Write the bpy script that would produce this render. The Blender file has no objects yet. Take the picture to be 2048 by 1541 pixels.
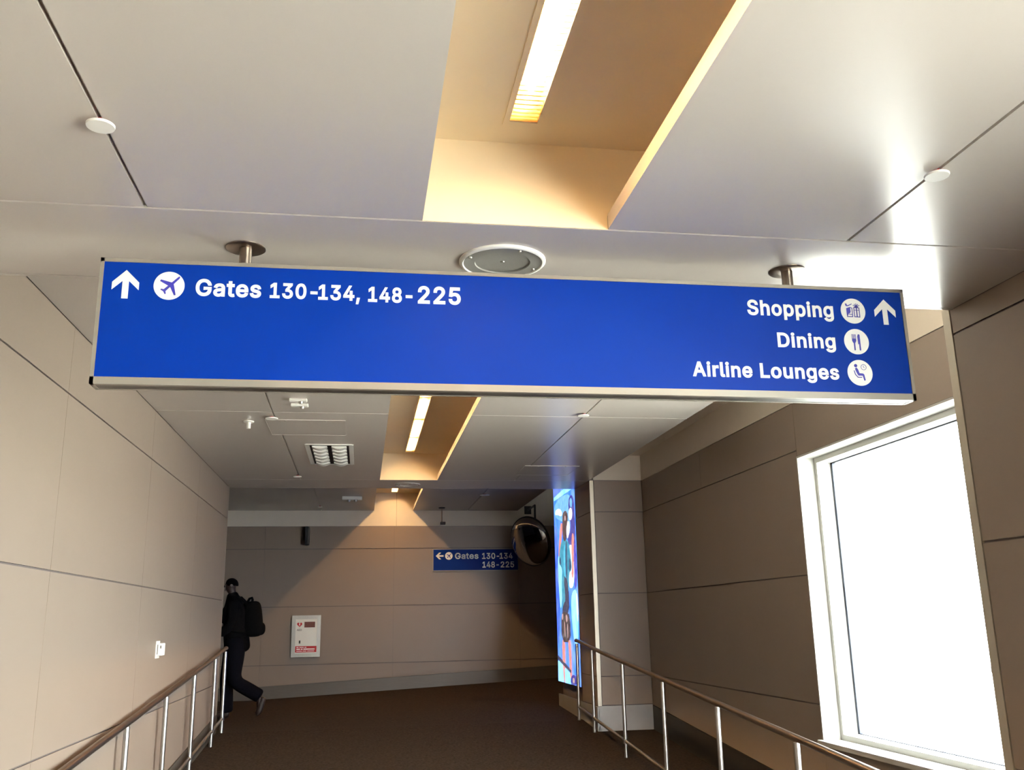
import bpy, bmesh, math, random
from mathutils import Vector, Matrix
from mathutils.geometry import delaunay_2d_cdt

random.seed(7)
sc = bpy.context.scene
COL = sc.collection

# ------------------------------------------------------------------ camera
F_PX, YAW, PITCH, ROLL = 1856.899, 0.161006424, 0.249279788, -0.0186993805
CZ = 1.158
cy, sy, cp, sp = math.cos(YAW), math.sin(YAW), math.cos(PITCH), math.sin(PITCH)
fw = Vector((sy * cp, cy * cp, sp))
rt = Vector((cy, -sy, 0))
up = rt.cross(fw)
rt2 = math.cos(ROLL) * rt + math.sin(ROLL) * up
up2 = -math.sin(ROLL) * rt + math.cos(ROLL) * up
cam_d = bpy.data.cameras.new('camera')
cam = bpy.data.objects.new('camera', cam_d)
COL.objects.link(cam)
cam.matrix_world = Matrix(((rt2.x, up2.x, -fw.x, 0), (rt2.y, up2.y, -fw.y, 0), (rt2.z, up2.z, -fw.z, CZ), (0, 0, 0, 1)))
cam_d.sensor_fit = 'HORIZONTAL'
cam_d.sensor_width = 36.0
cam_d.lens = F_PX / 2048.0 * 36.0
cam_d.clip_start = 0.02
cam_d.clip_end = 600
sc.camera = cam

# ------------------------------------------------------------------ world and exposure
SKY = 43.0          # hazy, evenly bright sky
LAMP = 330.0         # fluorescent tubes
AD = 2.25           # backlit poster
world = bpy.data.worlds.new('world')
sc.world = world
world.use_nodes = True
bg = world.node_tree.nodes['Background']
bg.inputs[0].default_value = (0.94, 0.97, 1.0, 1)
bg.inputs[1].default_value = SKY
sun_d = bpy.data.lights.new('sun', 'SUN')          # high hazy sun on the far side of the building: it lights the apron
sun_d.energy = 74.0
sun_d.angle = 0.05
sun_d.color = (1.0, 0.96, 0.9)
sun = bpy.data.objects.new('sun', sun_d)
COL.objects.link(sun)
sun.rotation_euler = (math.radians(-12), math.radians(-32), 0)
sc.view_settings.view_transform = 'Standard'
sc.view_settings.look = 'None'
sc.view_settings.gamma = 1.0
sc.view_settings.use_curve_mapping = False
sc.view_settings.exposure = 0.22
sc.cycles.use_denoising = True
sc.cycles.max_bounces = 14
sc.cycles.diffuse_bounces = 8
sc.cycles.glossy_bounces = 6
sc.cycles.transparent_max_bounces = 12
sc.cycles.sample_clamp_indirect = 8.0
sc.cycles.caustics_reflective = False
sc.cycles.caustics_refractive = False


# ------------------------------------------------------------------ materials
def lin(c):
    return tuple((x / 255 / 12.92) if x / 255 <= 0.04045 else ((x / 255 + 0.055) / 1.055) ** 2.4 for x in c)


MATS = {}


def mat(name, rgb, rough=0.5, metal=0.0, var=0.04, scale=6.0, bump=0.0, bscale=200.0, spec=0.5, stretch=None):
    m = bpy.data.materials.new(name)
    m.use_nodes = True
    nt = m.node_tree
    b = nt.nodes['Principled BSDF']
    b.inputs['Roughness'].default_value = rough
    b.inputs['Metallic'].default_value = metal
    b.inputs['Specular IOR Level'].default_value = spec
    tc = nt.nodes.new('ShaderNodeTexCoord')
    src = tc.outputs['Object']
    if stretch:
        mp = nt.nodes.new('ShaderNodeMapping')
        mp.inputs['Scale'].default_value = stretch
        nt.links.new(src, mp.inputs[0])
        src = mp.outputs[0]
    nz = nt.nodes.new('ShaderNodeTexNoise')
    nz.inputs['Scale'].default_value = scale
    nz.inputs['Detail'].default_value = 4
    nt.links.new(src, nz.inputs['Vector'])
    rp = nt.nodes.new('ShaderNodeValToRGB')
    c = lin(rgb)
    rp.color_ramp.elements[0].position = 0.3
    rp.color_ramp.elements[1].position = 0.7
    rp.color_ramp.elements[0].color = tuple(x * (1 - var) for x in c) + (1,)
    rp.color_ramp.elements[1].color = tuple(min(1, x * (1 + var)) for x in c) + (1,)
    nt.links.new(nz.outputs[0], rp.inputs[0])
    nt.links.new(rp.outputs[0], b.inputs['Base Color'])
    if bump:
        n2 = nt.nodes.new('ShaderNodeTexNoise')
        n2.inputs['Scale'].default_value = bscale
        n2.inputs['Detail'].default_value = 2
        nt.links.new(src, n2.inputs['Vector'])
        bp = nt.nodes.new('ShaderNodeBump')
        bp.inputs['Strength'].default_value = bump
        bp.inputs['Distance'].default_value = 0.004
        nt.links.new(n2.outputs[0], bp.inputs['Height'])
        nt.links.new(bp.outputs[0], b.inputs['Normal'])
    MATS[name] = m
    return m


def emat(name, rgb, strength, var=0.0, scale=4.0):
    m = bpy.data.materials.new(name)
    m.use_nodes = True
    nt = m.node_tree
    b = nt.nodes['Principled BSDF']
    c = lin(rgb)
    b.inputs['Base Color'].default_value = (0.05, 0.05, 0.05, 1)
    b.inputs['Roughness'].default_value = 0.3
    b.inputs['Emission Color'].default_value = c + (1,)
    b.inputs['Emission Strength'].default_value = strength
    if var:
        tc = nt.nodes.new('ShaderNodeTexCoord')
        nz = nt.nodes.new('ShaderNodeTexNoise')
        nz.inputs['Scale'].default_value = scale
        nz.inputs['Detail'].default_value = 5
        nt.links.new(tc.outputs['Object'], nz.inputs['Vector'])
        rp = nt.nodes.new('ShaderNodeValToRGB')
        rp.color_ramp.elements[0].position = 0.32
        rp.color_ramp.elements[1].position = 0.68
        rp.color_ramp.elements[0].color = tuple(x * (1 - var) for x in c) + (1,)
        rp.color_ramp.elements[1].color = tuple(min(1, x + var * (1 - x) * .6) for x in c) + (1,)
        nt.links.new(nz.outputs[0], rp.inputs[0])
        nt.links.new(rp.outputs[0], b.inputs['Emission Color'])
    MATS[name] = m
    return m


mat('panel', (132, 118, 106), spec=0.35, rough=0.36, var=0.015, scale=3.0, bump=0.02, bscale=400)
mat('groove', (92, 82, 80), rough=0.7)
mat('ceiling_paint', (188, 180, 172), rough=0.27, var=0.012, scale=2.0)
mat('cream', (226, 217, 203), rough=0.5, var=0.015)
mat('recess_paint', (232, 214, 182), rough=0.55, var=0.015)
mat('carpet', (45, 37, 30), rough=1.0, var=0.6, scale=42.0, bump=0.9, bscale=500, spec=0.15)
mat('base_metal', (88, 81, 74), rough=0.4, metal=0.35, var=0.05, stretch=(1, 1, 12))
mat('base_shaded', (40, 36, 34), rough=0.5, var=0.05)  # baseboard metal again, the dark floor it reflects put into the colour
mat('base_lit', (150, 147, 144), rough=0.4, metal=0.3, var=0.05)  # same baseboard metal, with light falling on the pillar put into its colour
mat('steel', (186, 183, 178), rough=0.3, metal=1.0, var=0.05, scale=20, stretch=(6, 6, 1))
mat('dark_steel', (150, 136, 124), rough=0.32, metal=1.0, var=0.06, scale=20)
mat('trim_metal', (196, 188, 172), rough=0.4, metal=0.6, var=0.03)
mat('sign_frame', (140, 132, 121), rough=0.42, metal=0.25, var=0.03)
mat('sign_under_shaded', (84, 77, 72), rough=0.35, metal=0.5, var=0.03)  # sign frame metal darkened, the floor's dark reflection put into its colour
mat('sign_blue', (0, 42, 132), rough=0.45, var=0.02, spec=0.1)
mat('sign_white', (251, 250, 245), rough=0.4, var=0.01)
mat('picto_blue', (52, 48, 150), rough=0.4, var=0.02)
mat('white_plastic', (240, 238, 232), rough=0.35, var=0.01)
mat('grille', (140, 137, 131), rough=0.5, metal=0.3, var=0.05, scale=300)
mat('frame_white', (184, 183, 177), rough=0.4, var=0.015)
mat('gasket', (36, 42, 56), rough=0.6)
mat('dark', (26, 24, 23), rough=0.6)
mat('black_cloth', (15, 14, 15), rough=1.0, var=0.2, scale=30, spec=0.04)
mat('black_nylon', (12, 12, 13), rough=1.0, var=0.15, scale=40, spec=0.05)
mat('denim', (13, 13, 19), rough=1.0, var=0.2, scale=60, spec=0.04)
mat('skin', (42, 25, 19), rough=0.55, var=0.08, scale=12)
mat('hair', (14, 11, 10), rough=1.0, spec=0.05)
mat('shoe', (40, 26, 20), rough=0.55, var=0.1)
mat('red', (178, 22, 30), rough=0.4)
mat('display_red', (96, 44, 36), rough=0.3, var=0.3, scale=90)
mat('aed_door', (218, 214, 206), rough=0.35, metal=0.3, var=0.02)
mat('aed_grey', (120, 116, 110), rough=0.5)
mat('mirror', (150, 150, 152), rough=0.03, metal=1.0, var=0.0)
mat('red_mark', (150, 20, 24), rough=0.6)
mat('reflector', (232, 204, 158), rough=0.35, metal=0.7, var=0.02)
mat('concrete', (196, 194, 188), rough=0.9, var=0.05, scale=0.4)
mat('barrier', (25, 23, 19), rough=0.9, var=0.05, scale=0.6)
emat('tube', (255, 206, 142), LAMP)

m = bpy.data.materials.new('glass')
m.use_nodes = True
nt = m.node_tree
nt.nodes.remove(nt.nodes['Principled BSDF'])
tr = nt.nodes.new('ShaderNodeBsdfTransparent')
tr.inputs[0].default_value = (0.93, 0.96, 0.95, 1)
gl = nt.nodes.new('ShaderNodeBsdfGlossy')
gl.inputs['Roughness'].default_value = 0.02
mx = nt.nodes.new('ShaderNodeMixShader')
mx.inputs[0].default_value = 0.05
nt.links.new(tr.outputs[0], mx.inputs[1])
nt.links.new(gl.outputs[0], mx.inputs[2])
nt.links.new(mx.outputs[0], nt.nodes['Material Output'].inputs[0])
MATS['glass'] = m


# ------------------------------------------------------------------ mesh helpers
class MB:
    def __init__(s):
        s.v = []
        s.f = []

    def add(s, vs, fs):
        o = len(s.v)
        s.v += [tuple(p) for p in vs]
        s.f += [tuple(i + o for i in q) for q in fs]
        return s

    def box(s, x0, x1, y0, y1, z0, z1):
        return s.add([(x0, y0, z0), (x1, y0, z0), (x1, y1, z0), (x0, y1, z0), (x0, y0, z1), (x1, y0, z1), (x1, y1, z1), (x0, y1, z1)],
                     [(3, 2, 1, 0), (4, 5, 6, 7), (0, 1, 5, 4), (1, 2, 6, 5), (2, 3, 7, 6), (3, 0, 4, 7)])

    def prism(s, poly, axis, a0, a1):
        """poly: 2D points in the two remaining axes (in xyz order), extruded along axis."""
        n = len(poly)

        def P(p, a):
            return {'x': (a, p[0], p[1]), 'y': (p[0], a, p[1]), 'z': (p[0], p[1], a)}[axis]
        vs = [P(p, a0) for p in poly] + [P(p, a1) for p in poly]
        fs = [tuple(range(n)), tuple(range(2 * n - 1, n - 1, -1))]
        fs += [(i, n + i, n + (i + 1) % n, (i + 1) % n) for i in range(n)]
        return s.add(vs, fs)

    def tube(s, pts, r, n=10, caps=True):
        pts = [Vector(p) for p in pts]
        rs = r if isinstance(r, (list, tuple)) else [r] * len(pts)
        rings = []
        ref = None
        for i, p in enumerate(pts):
            a = pts[max(0, i - 1)]
            b = pts[min(len(pts) - 1, i + 1)]
            t = (b - a).normalized()
            if ref is None:
                ref = Vector((0, 0, 1)) if abs(t.z) < 0.9 else Vector((1, 0, 0))
            u = t.cross(ref).normalized()
            w = u.cross(t).normalized()
            ref = w
            rings.append([p + rs[i] * (math.cos(k * 2 * math.pi / n) * u + math.sin(k * 2 * math.pi / n) * w) for k in range(n)])
        vs = [q for ring in rings for q in ring]
        fs = []
        for i in range(len(pts) - 1):
            for k in range(n):
                fs.append((i * n + k, i * n + (k + 1) % n, (i + 1) * n + (k + 1) % n, (i + 1) * n + k))
        if caps:
            fs.append(tuple(range(n - 1, -1, -1)))
            fs.append(tuple((len(pts) - 1) * n + k for k in range(n)))
        return s.add(vs, fs)

    def lathe(s, prof, c, axis=(0, 0, 1), n=32):
        """prof: (radius, height) pairs along axis from point c."""
        ax = Vector(axis).normalized()
        u = ax.cross(Vector((0, 0, 1)) if abs(ax.z) < 0.9 else Vector((1, 0, 0))).normalized()
        w = ax.cross(u)
        c = Vector(c)
        vs, fs = [], []
        for (r, h) in prof:
            for k in range(n):
                a = 2 * math.pi * k / n
                vs.append(c + ax * h + max(r, 1e-5) * (math.cos(a) * u + math.sin(a) * w))
        for i in range(len(prof) - 1):
            for k in range(n):
                fs.append((i * n + k, i * n + (k + 1) % n, (i + 1) * n + (k + 1) % n, (i + 1) * n + k))
        return s.add(vs, fs)

    def mesh(s, name, material, smooth=False):
        me = bpy.data.meshes.new(name)
        me.from_pydata(s.v, [], s.f)
        bm = bmesh.new()
        bm.from_mesh(me)
        bmesh.ops.recalc_face_normals(bm, faces=bm.faces)
        bm.to_mesh(me)
        bm.free()
        me.materials.append(MATS[material])
        if smooth:
            for p in me.polygons:
                p.use_smooth = True
            try:
                me.set_sharp_from_angle(angle=math.radians(40))
            except Exception:
                pass
        return me

    def build(s, name, material, parent=None, smooth=False):
        return put(name, s.mesh(name, material, smooth), parent)


def put(name, me, parent=None):
    o = bpy.data.objects.new(name, me)
    COL.objects.link(o)
    if parent is not None:
        attach(o, parent)
    return o


def world_loc(o):
    t = Vector((0, 0, 0))
    while o is not None:
        t += o.location if o.type == 'EMPTY' else Vector((0, 0, 0))
        o = o.parent
    return t


def attach(o, parent):
    o.parent = parent
    if parent.type == 'EMPTY':
        o.matrix_parent_inverse = Matrix.Translation(-parent.location)


def tag(o, label, cat, group=None, kind=None):
    o['label'] = label
    o['category'] = cat
    if group:
        o['group'] = group
    if kind:
        o['kind'] = kind
    return o


def thing(name, loc, label, cat, group=None, kind=None):
    e = bpy.data.objects.new(name, None)
    e.empty_display_size = 0.1
    e.location = loc
    COL.objects.link(e)
    return tag(e, label, cat, group, kind)


def bevel(o, w, seg=2):
    md = o.modifiers.new('bevel', 'BEVEL')
    md.width = w
    md.segments = seg
    md.limit_method = 'ANGLE'
    return o


# outlines of the bold sans-serif letters on the signs: advance, [[outer, holes...], ...] in 1/1000 em
GLYPHS = {'G': (520, [[[(301,-31),(332,-25),(361,-16),(389,-4),(414,12),(436,31),(456,53),(473,78),(486,105),(496,135),(502,167),(503,199),(503,281),(257,281),(257,174),(472,196),(391,232),(388,183),(385,166),(380,150),(374,136),(365,123),(356,111),(345,102),(332,94),(318,87),(303,82),(287,79),(269,78),(249,80),(231,83),(214,90),(198,98),(183,109),(170,122),(158,138),(148,156),(140,176),(134,199),(130,225),(129,254),(130,283),(134,309),(140,332),(148,353),(158,371),(170,387),(183,400),(197,411),(213,419),(229,425),(247,429),(266,430),(277,430),(288,429),(298,427),(307,424),(316,421),(325,417),(333,412),(340,407),(348,401),(354,394),(360,387),(366,379),(371,371),(376,361),(380,351),(390,323),(504,325),(495,373),(488,393),(481,412),(471,429),(460,446),(448,462),(434,476),(419,489),(403,501),(386,511),(368,520),(349,528),(329,534),(308,538),(287,540),(265,541),(230,539),(197,532),(165,521),(135,505),(108,485),(84,462),(64,435),(46,404),(32,371),(22,334),(17,295),(15,254),(17,213),(23,174),(32,138),(46,104),(64,74),(85,47),(109,23),(136,3),(166,-12),(198,-24),(233,-30),(269,-32)]]]),
'a': (389, [[[(178,-33),(194,-31),(210,-28),(225,-23),(238,-17),(250,-10),(260,-2),(270,6),(278,15),(285,23),(290,32),(287,26),(251,26),(251,-26),(362,-26),(362,252),(361,274),(358,295),(353,315),(345,332),(336,347),(325,361),(313,372),(300,382),(286,389),(273,396),(259,401),(244,404),(231,407),(218,408),(206,410),(194,410),(177,409),(160,407),(143,404),(125,400),(108,394),(92,386),(77,377),(62,365),(48,352),(36,337),(26,319),(6,275),(114,243),(126,269),(129,274),(132,278),(136,283),(141,288),(146,292),(152,295),(159,299),(167,302),(175,304),(185,305),(196,305),(206,305),(215,304),(222,302),(229,299),(234,296),(238,293),(241,289),(244,284),(247,279),(248,273),(250,266),(250,255),(250,254),(250,255),(251,256),(252,257),(250,256),(246,255),(239,253),(230,252),(175,245),(161,243),(147,241),(134,238),(120,235),(105,232),(91,227),(78,222),(65,215),(52,207),(41,198),(30,187),(21,174),(14,160),(9,144),(6,126),(5,108),(6,87),(10,67),(17,48),(26,31),(38,15),(51,2),(67,-9),(84,-18),(102,-25),(120,-30),(140,-33),(160,-34)],[(161,71),(153,72),(146,74),(139,76),(133,79),(129,81),(125,84),(122,88),(120,91),(119,95),(118,99),(117,105),(118,111),(119,116),(121,119),(123,122),(126,126),(131,129),(136,132),(143,135),(151,137),(160,139),(169,141),(179,143),(204,146),(235,151),(244,152),(252,154),(259,156),(267,157),(274,160),(281,163),(288,167),(260,155),(250,139),(249,130),(248,122),(245,114),(241,106),(236,99),(231,92),(224,86),(215,81),(206,77),(196,74),(184,72),(170,71)]]]),
't': (227, [[[(-19,405),(-19,302),(229,302),(229,405)]],[[(39,92),(41,67),(48,43),(59,21),(74,3),(94,-12),(116,-22),(141,-28),(168,-30),(175,-30),(181,-29),(188,-29),(195,-28),(202,-27),(208,-26),(215,-24),(243,-16),(222,82),(182,76),(170,75),(163,76),(158,77),(156,78),(155,78),(154,80),(153,83),(152,89),(151,98),(151,497),(39,497)]]]),
'e': (404, [[[(233,-33),(254,-30),(273,-26),(292,-19),(309,-11),(325,-2),(340,9),(354,22),(365,35),(375,50),(383,67),(398,109),(290,136),(279,107),(275,101),(272,96),(267,91),(263,86),(257,83),(251,79),(245,77),(238,75),(230,73),(222,72),(213,72),(198,72),(186,75),(174,78),(164,83),(155,90),(147,98),(140,107),(133,117),(128,130),(125,144),(122,160),(121,178),(121,210),(122,224),(124,236),(127,247),(132,258),(138,269),(144,278),(152,285),(161,292),(170,298),(180,301),(192,304),(205,305),(218,304),(230,301),(239,298),(248,293),(256,286),(263,279),(269,269),(274,259),(278,246),(282,233),(283,218),(292,168),(375,232),(49,246),(49,144),(397,144),(397,194),(396,221),(393,246),(388,269),(381,291),(372,311),(362,329),(350,345),(337,359),(323,372),(307,382),(291,391),(274,398),(257,403),(240,407),(223,409),(205,410),(177,408),(150,403),(125,394),(101,381),(80,365),(61,346),(46,325),(32,301),(22,275),(14,247),(10,218),(9,187),(10,156),(15,127),(22,99),(33,74),(46,50),(63,29),(82,10),(104,-5),(128,-18),(154,-27),(182,-32),(212,-34)]]]),
's': (365, [[[(206,-33),(228,-30),(250,-24),(270,-17),(289,-8),(306,4),(320,17),(333,32),(343,49),(351,67),(355,86),(357,107),(355,130),(349,152),(339,172),(325,189),(307,204),(286,217),(262,226),(236,234),(178,248),(164,251),(154,255),(146,259),(141,263),(138,266),(136,269),(135,272),(134,277),(135,282),(137,286),(140,291),(146,296),(154,301),(163,304),(174,306),(187,307),(201,306),(212,304),(220,301),(226,296),(232,290),(237,283),(241,277),(252,248),(357,271),(343,313),(337,328),(328,342),(319,355),(307,368),(294,379),(280,388),(264,396),(246,402),(228,407),(208,409),(187,410),(165,409),(144,406),(124,401),(105,394),(87,385),(71,374),(57,361),(44,347),(34,330),(27,312),(23,293),(21,274),(23,250),(29,228),(40,208),(54,190),(72,175),(93,163),(117,153),(143,145),(206,130),(217,127),(226,124),(232,120),(236,117),(239,114),(241,111),(242,107),(242,103),(242,98),(240,94),(236,89),(230,83),(221,78),(210,74),(197,72),(181,71),(168,72),(156,74),(146,77),(138,82),(132,87),(127,93),(122,102),(111,136),(4,114),(15,70),(22,53),(31,36),(42,21),(55,8),(70,-3),(86,-13),(103,-20),(121,-26),(141,-30),(161,-33),(182,-34)]]]),
'1': (453, [[[(416,-26),(416,80),(51,80),(51,-26)]],[[(190,534),(61,440),(69,324),(218,423),(187,423),(187,-26),(301,-26),(301,534)]]]),
'3': (453, [[[(245,-31),(272,-27),(297,-20),(320,-10),(341,2),(360,16),(377,33),(392,52),(404,73),(412,96),(417,120),(419,145),(417,169),(412,193),(404,215),(393,236),(378,256),(361,273),(341,287),(319,299),(294,308),(267,314),(239,316),(186,313),(198,242),(398,451),(398,534),(44,534),(44,427),(262,427),(262,458),(131,309),(131,222),(201,222),(220,221),(237,219),(252,215),(263,211),(274,205),(282,198),(289,191),(294,183),(298,175),(301,165),(303,155),(304,145),(303,133),(301,123),(298,115),(293,107),(288,100),(281,94),(274,89),(265,84),(255,80),(243,78),(231,76),(218,75),(206,76),(195,77),(184,80),(175,83),(166,87),(159,92),(152,97),(146,103),(142,110),(139,117),(136,125),(131,157),(15,157),(21,106),(28,83),(37,61),(50,42),(65,25),(82,10),(101,-3),(123,-14),(145,-22),(168,-28),(193,-31),(218,-32)]]]),
'0': (453, [[[(258,-30),(287,-23),(314,-12),(339,4),(361,24),(380,47),(395,74),(408,105),(418,138),(425,174),(429,213),(431,254),(429,295),(425,334),(418,370),(408,404),(395,434),(379,461),(360,485),(339,505),(314,521),(287,532),(258,539),(227,541),(196,539),(167,532),(139,521),(115,505),(93,485),(74,461),(58,434),(45,404),(35,370),(28,334),(24,295),(22,254),(24,213),(28,174),(35,138),(45,105),(58,74),(74,47),(92,24),(114,4),(139,-12),(166,-23),(196,-30),(227,-32)],[(213,76),(201,80),(190,85),(180,93),(171,103),(162,116),(154,132),(148,151),(142,173),(138,197),(136,224),(135,254),(136,284),(138,311),(142,336),(148,358),(154,377),(162,393),(171,406),(180,416),(190,424),(201,430),(213,433),(227,434),(240,433),(252,430),(263,424),(273,416),(282,406),(291,393),(299,377),(306,358),(311,336),(315,311),(317,284),(318,254),(317,224),(315,197),(311,173),(306,151),(299,132),(291,116),(282,103),(273,93),(263,85),(252,79),(240,76),(227,75)]]]),
'4': (453, [[[(439,80),(439,188),(134,188),(134,159),(344,528),(232,534),(14,165),(14,80)]],[[(368,-26),(368,343),(256,343),(256,146),(256,121),(256,-26)]]]),
',': (188, [[[(104,-145),(167,94),(46,97),(8,-144)]]]),
'8': (453, [[[(254,-31),(280,-27),(304,-21),(328,-12),(349,0),(368,13),(385,29),(399,47),(411,67),(420,89),(425,111),(426,135),(425,154),(422,172),(417,190),(410,206),(402,222),(392,236),(380,249),(367,261),(353,271),(338,279),(324,285),(339,266),(328,250),(348,261),(365,275),(380,293),(392,313),(401,334),(406,357),(407,380),(406,403),(401,424),(393,445),(383,464),(370,481),(354,496),(337,510),(317,521),(296,530),(274,536),(251,540),(226,541),(202,540),(178,536),(156,530),(134,521),(115,510),(98,496),(82,481),(69,464),(58,445),(51,424),(46,403),(45,380),(46,357),(51,334),(60,313),(72,293),(87,275),(104,261),(123,250),(115,268),(131,286),(115,279),(99,271),(85,261),(72,249),(61,236),(50,222),(42,206),(35,189),(30,172),(27,154),(26,135),(28,111),(33,89),(41,67),(53,47),(67,29),(84,13),(103,0),(125,-12),(148,-21),(173,-27),(199,-31),(226,-32)],[(212,75),(199,77),(188,80),(178,84),(169,88),(161,93),(155,99),(150,106),(146,113),(143,120),(142,129),(141,139),(142,149),(144,158),(147,167),(151,175),(157,182),(164,189),(171,195),(180,200),(191,204),(201,207),(213,209),(226,210),(239,209),(251,207),(261,204),(272,200),(281,195),(289,189),(295,182),(301,175),(305,167),(308,158),(310,149),(311,139),(310,129),(309,120),(306,113),(302,106),(297,99),(290,93),(283,88),(274,84),(264,80),(253,77),(240,75),(226,75)],[(216,316),(206,317),(197,320),(189,323),(182,327),(176,332),(171,338),(166,344),(163,351),(160,358),(159,366),(158,376),(159,385),(160,393),(163,400),(166,407),(171,413),(176,418),(182,423),(189,427),(197,430),(205,432),(215,434),(226,434),(237,434),(247,432),(256,430),(264,427),(271,423),(277,418),(282,413),(286,407),(289,400),(292,393),(293,385),(294,376),(293,366),(292,358),(289,351),(285,344),(281,338),(276,332),(269,327),(262,323),(255,320),(246,317),(237,316),(226,315)]]]),
'-': (300, [[[(89,270),(89,162),(362,162),(362,270)]]]),
'2': (453, [[[(415,-26),(415,82),(178,82),(178,50),(286,162),(307,185),(325,206),(342,225),(356,243),(369,260),(379,277),(388,293),(395,309),(400,324),(404,340),(406,356),(407,373),(405,395),(401,418),(393,439),(383,459),(370,477),(355,493),(337,507),(318,519),(297,529),(274,536),(250,540),(225,541),(200,540),(176,536),(153,529),(131,519),(111,506),(93,492),(78,475),(64,455),(54,434),(46,411),(41,387),(39,336),(151,336),(153,374),(155,384),(158,393),(161,401),(166,409),(171,415),(177,420),(185,425),(193,429),(202,432),(212,433),(224,434),(234,433),(244,432),(254,429),(262,426),(269,422),(276,417),(281,411),(286,405),(290,398),(292,390),(294,381),(295,371),(294,362),(293,354),(291,345),(287,337),(283,328),(277,319),(270,309),(262,298),(253,287),(242,274),(229,261),(216,246),(38,58),(38,-26)]]]),
'5': (453, [[[(248,-31),(274,-26),(298,-18),(321,-7),(342,7),(361,23),(377,42),(391,63),(402,86),(410,110),(415,136),(416,163),(416,183),(413,203),(409,222),(403,240),(395,258),(386,274),(375,289),(364,303),(350,315),(336,327),(320,336),(304,344),(286,351),(268,355),(249,358),(230,359),(214,358),(199,357),(184,353),(169,349),(155,343),(142,337),(132,330),(154,334),(173,427),(392,427),(392,534),(73,534),(39,230),(136,219),(151,232),(158,236),(166,240),(176,244),(186,247),(197,250),(207,251),(218,251),(230,251),(242,248),(252,245),(262,240),(270,234),(278,227),(285,218),(291,209),(296,198),(299,187),(301,175),(302,162),(302,149),(299,137),(296,126),(292,116),(286,107),(279,99),(272,92),(263,86),(254,82),(244,78),(233,76),(221,75),(211,76),(202,77),(193,80),(184,83),(177,88),(170,92),(164,98),(158,104),(154,111),(151,117),(149,125),(144,156),(31,156),(37,107),(42,85),(50,65),(62,46),(75,28),(91,13),(109,0),(129,-12),(150,-21),(173,-27),(196,-31),(221,-32)]]]),
'h': (410, [[[(140,240),(142,252),(145,262),(149,270),(154,278),(159,285),(166,290),(173,295),(181,299),(190,301),(200,303),(210,304),(224,302),(236,299),(246,294),(254,287),(261,278),(266,267),(269,252),(271,234),(271,-26),(383,-26),(383,241),(382,266),(378,290),(372,312),(364,332),(353,350),(340,366),(324,380),(307,391),(289,399),(269,405),(249,409),(227,410),(203,408),(180,403),(158,395),(137,383),(118,367),(102,346),(89,323),(71,266),(139,262),(139,534),(27,534),(27,-26),(139,-26),(139,226)]]]),
'o': (415, [[[(236,-32),(263,-27),(288,-18),(312,-5),(334,10),(352,29),(369,50),(382,74),(393,100),(401,127),(405,157),(407,187),(405,219),(401,248),(393,276),(382,302),(369,326),(352,347),(334,366),(312,382),(288,394),(263,403),(236,408),(207,410),(179,408),(152,403),(127,394),(103,381),(82,366),(63,347),(47,326),(33,302),(22,276),(15,248),(10,219),(9,187),(10,157),(15,127),(22,100),(33,74),(47,50),(63,29),(82,10),(103,-5),(127,-18),(152,-27),(179,-32),(207,-34)],[(193,73),(181,76),(170,80),(161,86),(152,94),(144,103),(138,114),(132,127),(128,141),(124,155),(122,171),(122,187),(122,204),(124,220),(128,235),(132,249),(138,262),(144,273),(152,282),(161,290),(170,296),(181,301),(193,303),(207,304),(222,303),(234,300),(245,296),(255,290),(263,282),(271,273),(278,262),(283,249),(288,235),(291,220),(293,204),(294,187),(293,171),(291,155),(288,141),(283,127),(278,114),(271,103),(263,94),(255,86),(245,80),(234,76),(222,73),(207,72)]]]),
'p': (424, [[[(139,-168),(139,33),(104,33),(101,38),(106,31),(112,23),(119,15),(127,5),(137,-3),(148,-11),(161,-19),(176,-26),(192,-30),(210,-33),(230,-34),(256,-32),(281,-27),(305,-18),(327,-5),(348,10),(365,29),(380,50),(393,74),(403,100),(410,128),(414,157),(416,189),(414,220),(410,250),(403,277),(393,303),(380,327),(365,348),(347,366),(327,382),(305,394),(281,403),(256,408),(229,410),(210,409),(192,407),(175,402),(160,395),(147,388),(136,380),(126,371),(118,362),(111,354),(106,346),(101,339),(104,345),(137,345),(137,405),(27,405),(27,-168)],[(207,73),(196,76),(186,80),(177,85),(169,93),(161,102),(155,112),(149,124),(144,138),(141,154),(139,171),(138,189),(139,208),(141,225),(144,240),(149,254),(154,266),(161,276),(168,284),(176,291),(185,297),(195,301),(207,303),(220,304),(234,303),(245,301),(255,297),(264,291),(273,284),(280,275),(287,264),(292,252),(297,238),(300,223),(302,207),(303,189),(302,172),(300,155),(297,140),(292,126),(286,113),(280,103),(272,93),(264,86),(255,80),(245,76),(233,73),(220,72)]]]),
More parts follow.
